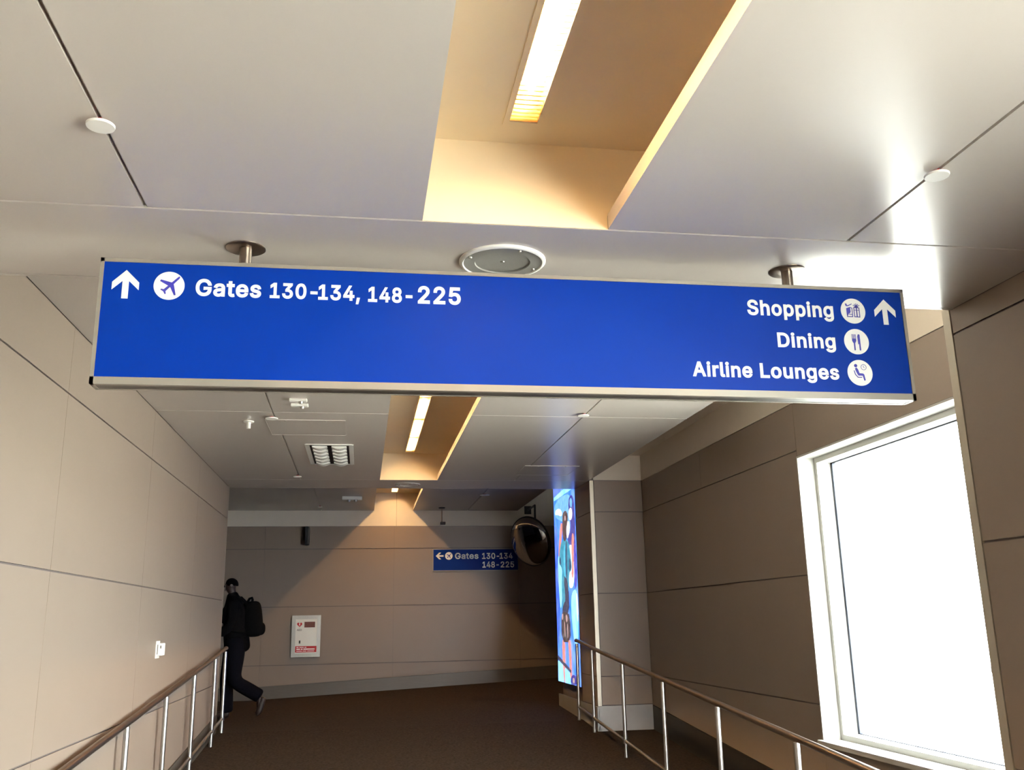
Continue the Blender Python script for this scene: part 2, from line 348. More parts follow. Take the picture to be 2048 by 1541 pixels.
'S': (447, [[[(254,-33),(283,-29),(309,-22),(334,-13),(356,0),(376,14),(393,31),(408,49),(419,70),(427,92),(432,115),(434,138),(433,158),(430,177),(424,194),(417,210),(408,224),(398,237),(386,248),(374,258),(361,267),(348,274),(335,281),(321,287),(308,292),(295,297),(283,301),(271,304),(219,318),(209,321),(200,324),(190,328),(180,332),(170,336),(163,340),(155,346),(150,351),(146,356),(143,361),(141,368),(141,376),(141,383),(143,390),(146,397),(149,403),(155,409),(161,415),(168,420),(177,424),(188,428),(199,431),(211,432),(225,433),(244,432),(261,429),(275,423),(288,416),(297,408),(304,399),(309,388),(317,352),(429,352),(424,402),(418,424),(410,444),(398,464),(383,481),(367,496),(348,510),(327,521),(304,530),(280,536),(254,540),(227,541),(200,540),(175,536),(150,530),(127,521),(106,510),(86,496),(69,481),(54,463),(42,442),(33,420),(28,397),(26,372),(29,343),(37,316),(50,292),(68,271),(91,253),(116,238),(145,225),(176,215),(238,198),(251,194),(263,190),(275,186),(285,181),(294,177),(301,172),(308,167),(312,162),(316,158),(318,153),(319,147),(320,139),(319,130),(317,122),(314,115),(309,108),(303,101),(296,94),(287,89),(276,84),(265,80),(252,77),(238,75),(224,75),(211,75),(198,77),(186,79),(175,83),(165,87),(157,92),(149,98),(143,104),(138,111),(134,119),(132,128),(126,162),(10,162),(16,111),(22,87),(31,66),(43,45),(58,27),(75,11),(95,-3),(117,-14),(141,-23),(167,-29),(195,-33),(224,-34)]]]),
'i': (167, [[[(139,-26),(139,405),(27,405),(27,-26)]],[[(97,418),(109,422),(121,428),(131,436),(140,446),(147,457),(151,470),(152,483),(151,496),(147,509),(140,521),(131,531),(121,539),(109,545),(97,548),(84,549),(71,548),(58,545),(46,539),(36,531),(27,521),(21,509),(17,496),(16,483),(17,470),(21,457),(27,446),(36,436),(46,428),(58,422),(71,418),(84,417)]]]),
'n': (410, [[[(140,240),(142,252),(145,262),(149,270),(154,278),(159,285),(166,290),(173,295),(181,299),(190,301),(200,303),(210,304),(224,302),(236,299),(246,294),(254,287),(261,278),(266,267),(269,252),(271,234),(271,-26),(383,-26),(383,241),(382,266),(378,290),(372,312),(363,332),(352,350),(339,366),(324,380),(307,391),(289,399),(269,405),(249,409),(227,410),(203,408),(180,403),(158,395),(137,383),(118,367),(102,346),(89,323),(71,266),(138,262),(137,405),(27,405),(27,-26),(139,-26),(139,226)]]]),
'g': (425, [[[(232,-175),(255,-172),(278,-167),(300,-160),(321,-150),(340,-137),(357,-122),(371,-104),(383,-84),(392,-61),(396,-36),(398,-10),(398,405),(288,405),(288,344),(322,344),(325,339),(320,346),(314,354),(307,363),(299,372),(289,380),(278,388),(265,396),(250,402),(233,407),(215,409),(196,410),(170,408),(144,403),(121,394),(98,382),(78,367),(60,348),(45,328),(32,304),(22,279),(14,251),(10,222),(9,191),(10,160),(14,131),(22,104),(32,79),(45,56),(61,36),(79,19),(99,5),(122,-6),(145,-14),(169,-19),(195,-21),(214,-20),(232,-18),(248,-13),(263,-7),(276,0),(287,7),(297,16),(306,25),(313,33),(318,41),(324,48),(320,43),(286,43),(286,-5),(284,-23),(280,-37),(275,-47),(266,-55),(255,-62),(241,-67),(225,-71),(207,-72),(194,-71),(182,-70),(172,-68),(164,-65),(157,-61),(150,-57),(145,-53),(140,-48),(135,-43),(130,-37),(126,-32),(109,-7),(16,-60),(35,-94),(44,-106),(54,-118),(65,-129),(78,-140),(93,-149),(108,-157),(125,-164),(144,-169),(164,-173),(185,-175),(207,-176)],[(191,85),(179,88),(169,92),(160,97),(152,104),(144,112),(138,121),(132,132),(128,145),(125,160),(122,175),(122,193),(122,209),(124,225),(128,240),(132,253),(138,265),(144,275),(152,284),(160,291),(170,297),(180,301),(191,303),(205,304),(218,303),(230,301),(240,297),(249,292),(257,284),(264,276),(271,266),(276,254),(281,241),(284,226),(286,210),(287,193),(286,175),(284,158),(281,144),(276,131),(271,120),(265,111),(257,103),(249,96),(240,91),(230,88),(218,85),(205,85)]]]),
'D': (502, [[[(259,-23),(296,-17),(331,-7),(363,8),(392,28),(417,51),(439,77),(456,107),(470,140),(480,176),(485,215),(487,255),(485,296),(480,334),(470,370),(456,402),(439,432),(418,459),(393,481),(365,500),(334,515),(300,526),(264,532),(226,534),(68,534),(68,426),(220,426),(246,425),(269,421),(289,415),(307,406),(322,395),(335,383),(346,367),(356,350),(363,330),(369,307),(372,283),(374,255),(372,228),(369,203),(363,180),(356,160),(346,142),(335,127),(321,114),(305,103),(287,94),(266,88),(242,84),(214,83),(70,83),(70,-26),(220,-26)]],[[(35,534),(35,-26),(150,-26),(150,534)]]]),
'A': (480, [[[(103,-26),(215,294),(219,309),(225,325),(231,343),(237,363),(244,386),(252,412),(261,440),(276,501),(202,501),(217,440),(225,412),(233,387),(240,364),(246,344),(252,326),(258,309),(263,294),(377,-26),(494,-22),(294,534),(184,534),(-15,-22)]],[[(395,117),(395,224),(84,224),(84,117)]]]),
'L': (393, [[[(387,-26),(387,83),(150,83),(150,534),(35,534),(35,-26)]]]),
'r': (259, [[[(139,-26),(139,236),(140,247),(141,255),(144,263),(148,270),(152,277),(158,283),(164,288),(171,292),(179,296),(187,298),(197,300),(207,300),(212,300),(217,300),(222,300),(227,299),(268,293),(269,408),(230,410),(212,410),(193,409),(174,405),(155,398),(138,389),(123,377),(110,363),(99,347),(99,346),(137,346),(137,405),(27,405),(27,-26)]]]),
'l': (189, [[[(146,-28),(152,-27),(159,-27),(166,-26),(211,-17),(189,84),(157,78),(146,77),(141,78),(140,78),(141,78),(142,76),(142,77),(140,81),(140,89),(139,99),(139,534),(27,534),(27,83),(29,61),(34,39),(42,20),(55,2),(72,-11),(92,-21),(115,-26),(139,-28)]]]),
'u': (410, [[[(206,-29),(229,-24),(251,-16),(272,-4),(291,12),(307,32),(321,56),(339,113),(273,117),(273,-26),(383,-26),(383,405),(271,405),(271,153),(270,140),(268,128),(265,118),(261,109),(256,101),(250,95),(244,89),(237,84),(229,81),(220,78),(210,76),(200,76),(186,77),(174,80),(164,85),(156,92),(149,102),(144,113),(140,127),(139,145),(139,405),(27,405),(27,138),(28,113),(32,90),(38,67),(46,47),(57,29),(70,13),(86,-1),(103,-12),(121,-20),(140,-26),(161,-30),(182,-31)]]]),
'E': (419, [[[(401,-26),(401,83),(150,83),(150,203),(381,203),(381,311),(150,311),(150,426),(398,426),(398,534),(35,534),(35,-26)]]])}
GCACHE = {}


def glyph_mesh(ch):
    """triangulated union (non-zero winding) of a letter's outlines"""
    if ch in GCACHE:
        return GCACHE[ch]
    loops = [[(x / 1000, y / 1000) for x, y in lp] for grp in GLYPHS[ch][1] for lp in grp]
    vs, es = [], []
    for lp in loops:
        o = len(vs)
        vs += [Vector(p) for p in lp]
        es += [(o + k, o + (k + 1) % len(lp)) for k in range(len(lp))]
    res = delaunay_2d_cdt(vs, es, [], 0, 1e-6)

    def wind(px, py):
        w = 0
        for lp in loops:
            for k in range(len(lp)):
                (ax, ay), (bx, by) = lp[k - 1], lp[k]
                if (ay <= py) != (by <= py):
                    side = (bx - ax) * (py - ay) - (px - ax) * (by - ay)
                    if by > ay and side > 0:
                        w += 1
                    elif by <= ay and side < 0:
                        w -= 1
        return w
    fs = []
    for f in res[2]:
        c = [sum(res[0][i][q] for i in f) / len(f) for q in (0, 1)]
        if wind(*c) != 0:
            fs.append(tuple(f))
    GCACHE[ch] = ([tuple(v) for v in res[0]], fs)
    return GCACHE[ch]


def text(name, body, x0, x1, z0, cap, y, material, parent, depth=0.0012):
    """flat lettering on a plane facing -y: fits width x0..x1 and the height of the capitals."""
    vs, fs, pen = [], [], 0.0
    for ch in body:
        gv, gf = glyph_mesh(ch)
        o = len(vs)
        vs += [(pen + a, c) for a, c in gv]
        fs += [tuple(i + o for i in q) for q in gf]
        pen += GLYPHS[ch][0] / 1000 + 0.034
    mn, mxx = min(v[0] for v in vs), max(v[0] for v in vs)
    sx = (x1 - x0) / (mxx - mn)
    sz = cap / 0.560
    me = bpy.data.meshes.new(name)
    me.from_pydata([(x0 + (a - mn) * sx, y - depth, z0 + (c + .0255) * sz) for a, c in vs], [], fs)
    bm = bmesh.new()
    bm.from_mesh(me)
    loose = [v for v in bm.verts if not v.link_faces]
    bmesh.ops.delete(bm, geom=loose, context='VERTS')
    r = bmesh.ops.extrude_face_region(bm, geom=bm.faces[:])
    for g in r['geom']:
        if isinstance(g, bmesh.types.BMVert):
            g.co.y = y
    bmesh.ops.recalc_face_normals(bm, faces=bm.faces)
    bm.to_mesh(me)
    bm.free()
    me.materials.append(MATS[material])
    return put(name, me, parent)


def flat(name, poly, y, material, parent, depth=0.0012):
    """flat cut-out (x, z) on a plane facing -y"""
    return MB().prism(poly, 'y', y - depth, y).build(name, material, parent)


def circ(cx, cz, r, n=48):
    return [(cx + r * math.cos(2 * math.pi * k / n), cz + r * math.sin(2 * math.pi * k / n)) for k in range(n)]


# ------------------------------------------------------------------ layout (metres)
C1, C2, C3 = 2.514, 2.772, 3.043          # ceilings stepping up along the ramp
XL, XR, XB = -1.59, 2.661, 3.305          # left wall, right wall, bay wall
E1, E2, YF = 3.70, 11.47, 16.15           # ends of the ceilings, far wall
YP = 10.76                                # pillar face
YB = -5.0
ROWS = [2.399, 1.454, 0.531, -0.403]
GAP = 0.010


def sstep(t):
    t = max(0.0, min(1.0, t))
    return t * t * (3 - 2 * t)


def floor_z(x, y):
    if y < 3.0:
        z = -0.663
    elif y < 11.45:
        z = -0.0785 * (11.45 - y)
    else:
        z = 0.0
    k = max(0.0, min(1.0, (y - 11.6) / (YF - 11.6)))
    return z + k * max(0.0, 0.044 * (x + 1.73))


# ------------------------------------------------------------------ floor
b = MB()


def grid(xs, ys):
    vs = [(x, y, floor_z(x, y)) for y in ys for x in xs]
    n = len(xs)
    fs = [(j * n + i, j * n + i + 1, (j + 1) * n + i + 1, (j + 1) * n + i) for j in range(len(ys) - 1) for i in range(n - 1)]
    b.add(vs, fs)


ysr = [YB - .3, 0, 2, 2.9, 3.0, 3.1] + [3.5 + 0.5 * i for i in range(16)] + [11.27]
grid([-1.75, -1, 0, 1, 2, 2.661, 3.45], ysr)
grid([-8.2, -6, -4, -3, -1.75, -1, 0, 1, 2, 2.661, 3.45, 5, 6.5], [11.27, 11.4, 11.45, 11.5, 11.6, 12, 12.5, 13, 13.5, 14, 14.5, 15, 15.5, 16, 16.3])
fl = b.build('floor', 'carpet', smooth=True)
tag(fl, 'dark brown carpet ramp and landing', 'floor', kind='structure')


# ------------------------------------------------------------------ panelled walls
def panel_poly(parent, axis, a0, a1, poly):
    return MB().prism(poly, axis, a0, a1).build('panel', 'panel', parent)


def panel_rows(parent, axis, face, back, us, top, fz, rows=ROWS, vgap=0.003, skip=None):
    """wall panels in rows; fz(u) gives the lower limit along the wall"""
    for i in range(len(us) - 1):
        u0, u1 = us[i] + vgap / 2, us[i + 1] - vgap / 2
        t = top(us[i], us[i + 1]) if callable(top) else top
        zs = [t] + [r for r in rows if r < t - 0.05] + [-5]
        for k in range(len(zs) - 1):
            z1 = zs[k] - (GAP / 2 if k else 0)
            z0 = zs[k + 1] + GAP / 2
            if skip and skip(u0, u1, z0, z1):
                continue
            za, zb = max(z0, fz(us[i])), max(z0, fz(us[i + 1]))
            if min(za, zb) > z1 - 0.01:
                break
            za, zb = min(za, z1 - .004), min(zb, z1 - .004)
            panel_poly(parent, axis, face, back, [(u0, za), (u1, zb), (u1, z1), (u0, z1)])


BBH = 0.2
# left wall
wl = MB().box(-1.80, -1.602, YB, E2, -0.9, 3.5).box(-8.2, -1.80, 11.27, E2, -0.2, 3.5).build('wall_left', 'groove')
tag(wl, 'long beige panelled wall on the left of the ramp', 'wall', kind='structure')
panel_rows(wl, 'x', XL, -1.602, [YB, -3.2, -1.1, 1.0, 3.096, 5.195, 7.294, 9.393, E2], lambda a, c: C1 if c < 3.2 else C2, lambda y: floor_z(XL, y) + BBH)
MB().box(XL - .012, XL + .001, E2 - .004, E2 + .006, 0.0, C2).build('edge_trim', 'trim_metal', wl)
bl = MB()
for (ya, yb) in ((YB, 3.0), (3.0, 11.45), (11.45, E2)):
    bl.prism([(ya, floor_z(XL, ya) - .02), (yb, floor_z(XL, yb) - .02), (yb, floor_z(XL, yb) + BBH - .006), (ya, floor_z(XL, ya) + BBH - .006)], 'x', -1.602, -1.583)
tag(bl.build('baseboard_left', 'base_metal'), 'dull metal baseboard along the left wall', 'baseboard', kind='structure')

# far wall
wf = MB().box(-8.2, 6.4, YF + .012, YF + .25, -0.2, 3.9).build('wall_far', 'groove')
tag(wf, 'far brown panelled wall across the end of the passage', 'wall', kind='structure')
panel_rows(wf, 'y', YF, YF + .012, [-8.2, -5.9, -3.76, -1.61, 0.535, 2.68, 4.83, 6.4], C2, lambda x: floor_z(x, YF) + BBH)
MB().box(-8.2, .565, YF - .004, YF + .012, C2 + .006, 3.60).build('upper_band', 'cream', wf)
MB().box(.569, 6.4, YF - .004, YF + .012, C2 + .006, 3.60).build('upper_band', 'cream', wf)
bf = MB()
xs = [-8.2, -1.73, 6.4]
for i in range(2):
    xa, xb = xs[i], xs[i + 1]
    bf.prism([(xa, floor_z(xa, YF) - .02), (xb, floor_z(xb, YF) - .02), (xb, floor_z(xb, YF) + BBH - .004), (xa, floor_z(xa, YF) + BBH - .004)], 'y', YF - .018, YF + .012)
tag(bf.build('baseboard_far', 'base_metal'), 'dull metal baseboard along the far wall', 'baseboard', kind='structure')

# right wall beside the camera
VY0, VY1, VZ0, VZ1 = -3.6, 1.5, -.05, 2.35
wr = MB().box(XR + .012, XR + .2, YB, VY0, -0.9, 3.3).box(XR + .012, XR + .2, VY1, 3.76, -0.9, 3.3)
wr = wr.box(XR + .012, XR + .2, VY0, VY1, VZ1, 3.3).box(XR + .012, XR + .2, VY0, VY1, -.9, VZ0 - .037).build('wall_right', 'groove')
tag(wr, 'shaded brown panelled wall at the right edge', 'wall', kind='structure')
fzr = lambda y: floor_z(XR, y) + BBH
panel_rows(wr, 'x', XR + .012, XR, [YB, VY0 - .004], C1, fzr)
panel_rows(wr, 'x', XR + .012, XR, [VY1 + .004, 3.71], C1, fzr)
MB().box(XR, XR + .012, VY0, VY1, VZ1 + .004, C1).build('panel', 'panel', wr)
MB().box(XR, XR + .012, VY0, VY1, -.463, VZ0 - .038).build('panel', 'panel', wr)
MB().box(XR - .004, XR + .2, 3.712, 3.765, -0.6, 2.532).build('edge_trim', 'trim_metal', wr)
tag(MB().box(XR - .008, XR + .012, YB, 3.0, -.683, -.47).prism([(3.0, -.683), (3.71, floor_z(0, 3.71) - .02), (3.71, floor_z(0, 3.71) + BBH - .006), (3.0, -.47)], 'x', XR - .008, XR + .012).build('baseboard_right', 'base_metal'),
    'dull metal baseboard on the right wall', 'baseboard', kind='structure')

# bay wall with the window hole
WY0, WY1, WZ0, WZ1 = 3.98, 6.66, 0.29, 2.35
wb = MB()
wb.box(XB + .012, XB + .30, E1, WY0, -0.9, 3.3).box(XB + .012, XB + .30, WY1, 12.9, -0.9, 3.3)
wb.box(XB + .012, XB + .30, WY0, WY1, WZ1 + .002, 3.3).box(XB + .012, XB + .30, WY0, WY1, -0.9, WZ0 - .037)
wb = wb.build('wall_bay', 'groove')
tag(wb, 'brown panelled wall of the window bay on the right', 'wall', kind='structure')
fzb = lambda y: floor_z(XB, y) + .265
panel_rows(wb, 'x', XB, XB + .012, [6.665, 8.76, YP], C2, fzb, rows=[2.399, -9], skip=lambda a, c, z0, z1: z1 < 2.5)
panel_rows(wb, 'x', XB, XB + .012, [6.665, YP], 2.399 - GAP / 2, fzb, rows=ROWS[1:])
panel_rows(wb, 'x', XB, XB + .012, [E1, WY0 - .005], C2, fzb)
MB().box(XB, XB + .012, WY0 - .003, 6.663, WZ1 + .006, C2).build('panel', 'panel', wb)
MB().prism([(WY0 - .003, fzb(WY0)), (6.663, fzb(6.663)), (6.663, WZ0 - .038), (WY0 - .003, WZ0 - .038)], 'x', XB, XB + .012).build('panel', 'panel', wb)
MB().box(XB - .002, XB + .012, E1, YP, C2 + .006, 3.08).build('upper_band', 'cream', wb)
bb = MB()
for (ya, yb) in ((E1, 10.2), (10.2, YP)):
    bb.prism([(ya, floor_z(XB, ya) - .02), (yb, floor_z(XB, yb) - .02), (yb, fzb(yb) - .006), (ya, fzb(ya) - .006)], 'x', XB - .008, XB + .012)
tag(bb.build('baseboard_bay', 'base_shaded'), 'dull metal baseboard sloping along the window bay', 'baseboard', kind='structure')

# pillar between the bay and the cross passage
wp = MB().box(XR + .012, XB + .012, YP + .012, 11.50, -0.3, 3.6).box(XR + .05, XB + .012, 11.50, 12.87, -0.3, 3.6).box(XB + .3, 6.4, 12.6, 12.87, -.3, 3.6).build('wall_pillar', 'groove')
tag(wp, 'pillar wall between window bay and cross passage', 'wall', kind='structure')
panel_rows(wp, 'y', YP, YP + .012, [XR + .052, XB - .002], C2, lambda x: .222)
panel_rows(wp, 'x', XR, XR + .012, [YP + .016, 11.500], C2, lambda y: .215)
panel_rows(wp, 'y', 12.882, 12.87, [XR, 5.0, 6.4], C2, lambda x: .4)
MB().box(XR, XR + .046, YP - .006, YP + .014, 0.20, C2).build('corner_trim', 'trim_metal', wp)
MB().box(XR + .05, XB, YP - .002, YP + .012, C2 + .006, 3.08).build('upper_band', 'cream', wp)
tag(MB().box(XR + .004, XB - .008, YP - .016, YP + .012, -.06, .212).box(XR - .012, XR + .012, YP - .016, 12.87, -.06, .205).build('baseboard_pillar', 'base_lit'),
    'dull metal baseboard, painted as lit, around the foot of the pillar', 'baseboard', kind='structure')


# ------------------------------------------------------------------ ceilings
def cpanel(parent, x0, x1, y0, y1, z, th=0.058):
    g = 0.006
    return MB().box(x0 + g, x1 - g, y0 + g, y1 - g, z, z + th).build('ceiling_panel', 'ceiling_paint', parent)


RX0, RX1 = 0.182, 0.846            # light cove opening
IX0, IX1 = -0.17, 1.20             # light cove inside


def ceiling(name, label, z, x0, x1, y0, y1, ry0, ry1, xg, rows, top):
    """suspended ceiling with a light cove; rows = [(ya, yb, split)]"""
    b = MB()
    zb = z + .014
    zt = z + .075
    b.box(x0, IX0, y0, y1, zb, zt).box(IX1, x1, y0, y1, zb, zt)
    if y0 < ry0 - .01:
        b.box(IX0, IX1, y0, ry0 - .02, zb, zt)
    if ry1 < y1 - .01:
        b.box(IX0, IX1, ry1 + .02, y1, zb, zt)
    c = b.build(name, 'ceiling_paint')
    tag(c, label, 'ceiling', kind='structure')
    for (ya, yb, split) in rows:
        if split:
            cpanel(c, x0, xg[0], ya, yb, z)
            cpanel(c, xg[0], RX0 + .006, ya, yb, z)
            cpanel(c, RX1 - .006, xg[1], ya, yb, z)
            cpanel(c, xg[1], x1, ya, yb, z)
        else:
            cpanel(c, x0, x1, ya, yb, z)
    r = MB()
    lx0, lx1 = 0.455, 0.583
    r.box(IX0 - .03, IX0, ry0, ry1, z + .058, top).box(IX1, IX1 + .03, ry0, ry1, z + .058, top)
    r.box(IX0 - .03, IX1 + .03, ry0 - .03, ry0, z + .058, top + .02)
    if ry1 < YF - .1:
        r.box(IX0 - .03, IX1 + .03, ry1, ry1 + .03, z + .058, top + .02)
        r.box(RX0, RX1, ry1, ry1 + .005, z + .001, z + .058)
    r.box(IX0 - .03, lx0, ry0, ry1, top, top + .02).box(lx1, IX1 + .03, ry0, ry1, top, top + .02)
    r.box(lx0, lx1, ry1 - .13, ry1, top, top + .02)
    r.build('light_cove', 'recess_paint', c)
    return c


T1, T2, T3 = 2.835, 3.084, 3.348
c1 = ceiling('ceiling', 'nearest low white panelled ceiling with light cove', C1, XL, XR, YB, E1 - .02, -2.4, 2.997, (-.735, 1.767),
             [(YB, -2.4, True), (-2.4, 0.3, True), (0.3, 2.997, True), (2.997, E1 - .02, False)], T1)
c2 = ceiling('ceiling', 'middle white panelled ceiling behind the hanging sign', C2, XL, XR, E1, E2, 4.4, 10.785, (-.712, 1.762),
             [(E1, 4.4, False), (4.4, 7.26, True), (7.26, 10.79, True), (10.79, E2, False)], T2)
c3 = ceiling('ceiling', 'farthest high ceiling over the cross passage', C3, -8.2, 2.685, E2, YF + .01, 12.2, YF, (-.70, 1.795),
             [(E2, 12.2, False), (12.2, YF + .01, True)], T3)
# step faces between the ceilings
MB().box(XL, XR, E1 - .02, E1, C1, C2 + .09).build('step_face', 'ceiling_paint', c1)
MB().box(XL, XR, E2, E2 + .02, C2, C3 + .09).build('step_face', 'ceiling_paint', c2)
MB().box(-8.2, XL, E2, E2 + .02, C2, C3 + .09).build('step_face', 'ceiling_paint', c3)
MB().box(XR - .02, XR, E1, E2, C2 + .06, 3.10).build('bay_fascia', 'cream', c2)
MB().box(2.665, 2.685, E2, YF, C3 + .06, 3.60).build('passage_fascia', 'cream', c3)
tag(MB().box(XR - .02, XB + .3, E1, 10.78, 3.08, 3.14).build('ceiling', 'cream'), 'raised cream ceiling over the window bay', 'ceiling', kind='structure')
tag(MB().box(2.665, 6.4, E2, YF + .2, 3.60, 3.66).build('ceiling', 'cream'), 'raised ceiling over the right end of cross passage', 'ceiling', kind='structure')
# unseen end walls, added to stop light leaking into the cross passage
tag(MB().box(-8.4, -8.2, 11.2, 16.4, -.3, 3.6).build('wall_passage_left', 'panel'), 'unseen wall closing the cross passage far to the left', 'wall', kind='structure')
tag(MB().box(6.4, 6.6, 12.5, 16.4, -.3, 3.8).build('wall_passage_right', 'panel'), 'unseen wall closing the cross passage far to the right', 'wall', kind='structure')

# end wall behind the camera
tag(MB().box(XL - .2, XR + .2, YB - .2, YB, -.9, 3.3).build('wall_back', 'panel'), 'end wall of the ramp behind the viewer', 'wall', kind='structure')
tag(MB().box(-8.6, 3.62, YB - .3, 12.6, 3.8, 4.0).box(-8.6, 6.6, 12.6, 16.5, 3.8, 4.0).build('sun_block_roof', 'concrete'), 'unseen flat slab added above all ceilings to block the sun', 'sun_block_roof', kind='structure')  # never in view, added so the sun cannot leak past the ceilings

# ------------------------------------------------------------------ bay window


def window(name, label, X, y0, y1, z0, z1):
    w = thing(name, (X, (y0 + y1) / 2, z0), label, 'window', kind='structure')
    xa, xb, xg = X - .010, X + .125, X + .25
    t = .014
    MB().box(xa, xb, y1 - t, y1, z0, z1).build('jamb', 'frame_white', w)
    MB().box(xa, xb, y0, y0 + t, z0, z1).build('jamb', 'frame_white', w)
    MB().box(xa, xb, y0 + t, y1 - t, z1 - t, z1).build('head', 'frame_white', w)
    bevel(MB().box(xa - .03, xb, y0 - .03, y1 + .03, z0 - .035, z0).build('sill', 'frame_white', w), .004)
    q = .055
    for (ya, yb, za, zb) in ((y1 - q, y1, z0, z1), (y0, y0 + q, z0, z1), (y0 + q, y1 - q, z1 - q, z1), (y0 + q, y1 - q, z0, z0 + q * .7)):
        MB().box(xb, xg, ya, yb, za - (.036 if za == z0 else 0), zb).build('sash_rail', 'frame_white', w)
    g = .026
    for (ya, yb, za, zb) in ((y1 - q - g, y1 - q, z0 + q * .7, z1 - q), (y0 + q, y0 + q + g, z0 + q * .7, z1 - q), (y0 + q, y1 - q, z1 - q - g * .35, z1 - q), (y0 + q, y1 - q, z0 + q * .7, z0 + q * .7 + g * .2)):
        MB().box(xg - .012, xg + .012, ya, yb, za, zb).build('gasket', 'gasket', w)
    MB().box(xg - .003, xg + .003, y0 + q, y1 - q, z0 + q * .7, z1 - q).build('pane', 'glass', w)


window('window_1', 'large white framed window in the bay, blown out with daylight', XB, WY0, WY1, WZ0, WZ1)
window('added_window', 'unseen white framed window added in the right wall behind the viewer', XR, VY0, VY1, VZ0, VZ1)  # out of view, added to brighten the near ceiling and left wall

# outside
tag(MB().box(-150, 250, -150, 250, -3.2, -3.0).build('ground', 'concrete'), 'pale sunlit apron outside the window', 'ground', kind='structure')
tag(MB().prism([(44.2, -3.0), (45.2, -3.0), (44.9, -2.62), (44.5, -2.62)], 'y', 20, 130).build('apron_barrier', 'barrier'), 'low concrete barrier outside across the apron', 'barrier', kind='structure')


# ------------------------------------------------------------------ recessed tube lights
def tube_light(label, top, y0, y1, modules, blades, pitch=.028, endgap=.16):
    t = thing('cove_light', (.52, (y0 + y1) / 2, top), label, 'ceiling light', 'lights in the coves')
    h = MB()
    a, b2 = .470, .568
    d = .055
    h.box(a - .008, a, y0, y1, top, top + d).box(b2, b2 + .008, y0, y1, top, top + d)
    h.box(a - .008, b2 + .008, y0, y1, top + d, top + d + .01)
    h.box(a, b2, y0, y0 + .008, top, top + d).box(a, b2, y1 - .008, y1, top, top + d)
    h.build('housing', 'reflector', t)
    f = MB()
    f.box(.450, a, y0 - .02, y1 + .02, top - .004, top + .002).box(b2, .588, y0 - .02, y1 + .02, top - .004, top + .002)
    f.box(a, b2, y1 - .004, y1 + .02, top - .004, top + .002).box(a, b2, y0 - .02, y0 + .004, top - .004, top + .002)
    f.build('frame', 'recess_paint', t)
    L = (y1 - y0) / modules
    for k in range(modules):
        MB().tube([(.519, y0 + k * L + .05, top + .034), (.519, y0 + (k + 1) * L - (.05 if k < modules - 1 else endgap), top + .034)], .013, 8).build('tube', 'tube', t)
        if k:
            MB().box(a, b2, y0 + k * L - .006, y0 + k * L + .006, top, top + .02).build('divider', 'frame_white', t)
    n = int((y1 - y0) / pitch)
    me = MB().box(a, b2, -.0008, .0008, 0, .012).mesh('louver_blade', 'reflector')
    if blades:
        for i in range(1, n):
            o = put('louver_blade', me, t)
            o.location = (0, y0 + i * pitch, top + .002)
    else:
        m = MB()
        for i in range(1, n):
            m.box(a, b2, y0 + i * pitch - .0008, y0 + i * pitch + .0008, top + .002, top + .014)
        m.build('louver_blades', 'reflector', t)['kind'] = 'stuff'
    return t


tube_light('warm louvered strip light in the nearest ceiling cove', T1, .30, 2.85, 2, True)
tube_light('warm louvered strip light in the middle ceiling cove behind the sign', T2, 5.25, 10.70, 6, False)
tube_light('warm strip light in the far cove above the far wall', T3, 12.35, 16.0, 4, False, endgap=.05)

# ------------------------------------------------------------------ overhead sign
SY = 3.26
sg = thing('overhead_sign', (.60, 3.30, 1.97), 'long blue hanging sign with white gate, shopping and lounge directions', 'sign')
X0, X1, Z0, Z1 = -.936, 2.141, 1.972, 2.434
fb, fbb, fbt, dpt = .013, .026, .014, .088
fr_ = MB()
fr_.box(X0, X1, SY, SY + dpt, Z1 - fbt, Z1).box(X0, X1, SY, SY + .02, Z0, Z0 + fbb).box(X0, X0 + fb, SY, SY + dpt, Z0, Z1).box(X1 - fb, X1, SY, SY + dpt, Z0, Z1)
fr_.box(X0, X1, SY + dpt - .012, SY + dpt, Z0, Z1)
fo = fr_.build('frame', 'sign_frame', sg)
MB().box(X0 + fb, X1 - fb, SY + .02, SY + dpt - .012, Z0 + .0015, Z0 + .012).build('bottom_plate', 'sign_under_shaded', sg)
FY = SY + .003
face = MB().box(X0 + fb, X1 - fb, FY, FY + .012, Z0 + fbb, Z1 - fbt).build('face', 'sign_blue', sg)
for (xa) in (-.449, 1.674):
    p = MB().tube([(xa, 3.312, Z1 - .002), (xa, 3.312, C1 - .004)], .0225, 24).build('pole', 'dark_steel', sg, True)
    MB().lathe([(0, 0), (.072, 0), (.072, .003), (.068, .006), (.024, .006)], (xa, 3.312, C1), (0, 0, -1), 40).build('flange', 'dark_steel', sg, True)

W = 'sign_white'
CAP = .0640
text('lettering', 'Gates', -.608, -.3804, 2.3035, CAP, FY, W, sg)
text('lettering', '130-134,', -.350, -.028, 2.3045, .059, FY, W, sg)
text('lettering', '148-', .0009, .163, 2.3030, .059, FY, W, sg)
text('lettering', '225', .183, .3424, 2.3031, .0685, FY, W, sg)
text('lettering', 'Shopping', 1.469, 1.8302, 2.3035, CAP * .985, FY, W, sg)
text('lettering', 'Dining', 1.583, 1.8248, 2.1750, .0600, FY, W, sg)
text('lettering', 'Airline', 1.228, 1.468, 2.0490, .0590, FY, W, sg)
text('lettering', 'Lounges', 1.500, 1.8258, 2.0490, .0590, FY, W, sg)
ARW = [(0, .0533), (.0455, .0075), (.0455, -.0213), (.0108, .0122), (.0108, -.0533), (-.0108, -.0533), (-.0108, .0122), (-.0455, -.0213), (-.0455, .0075)]


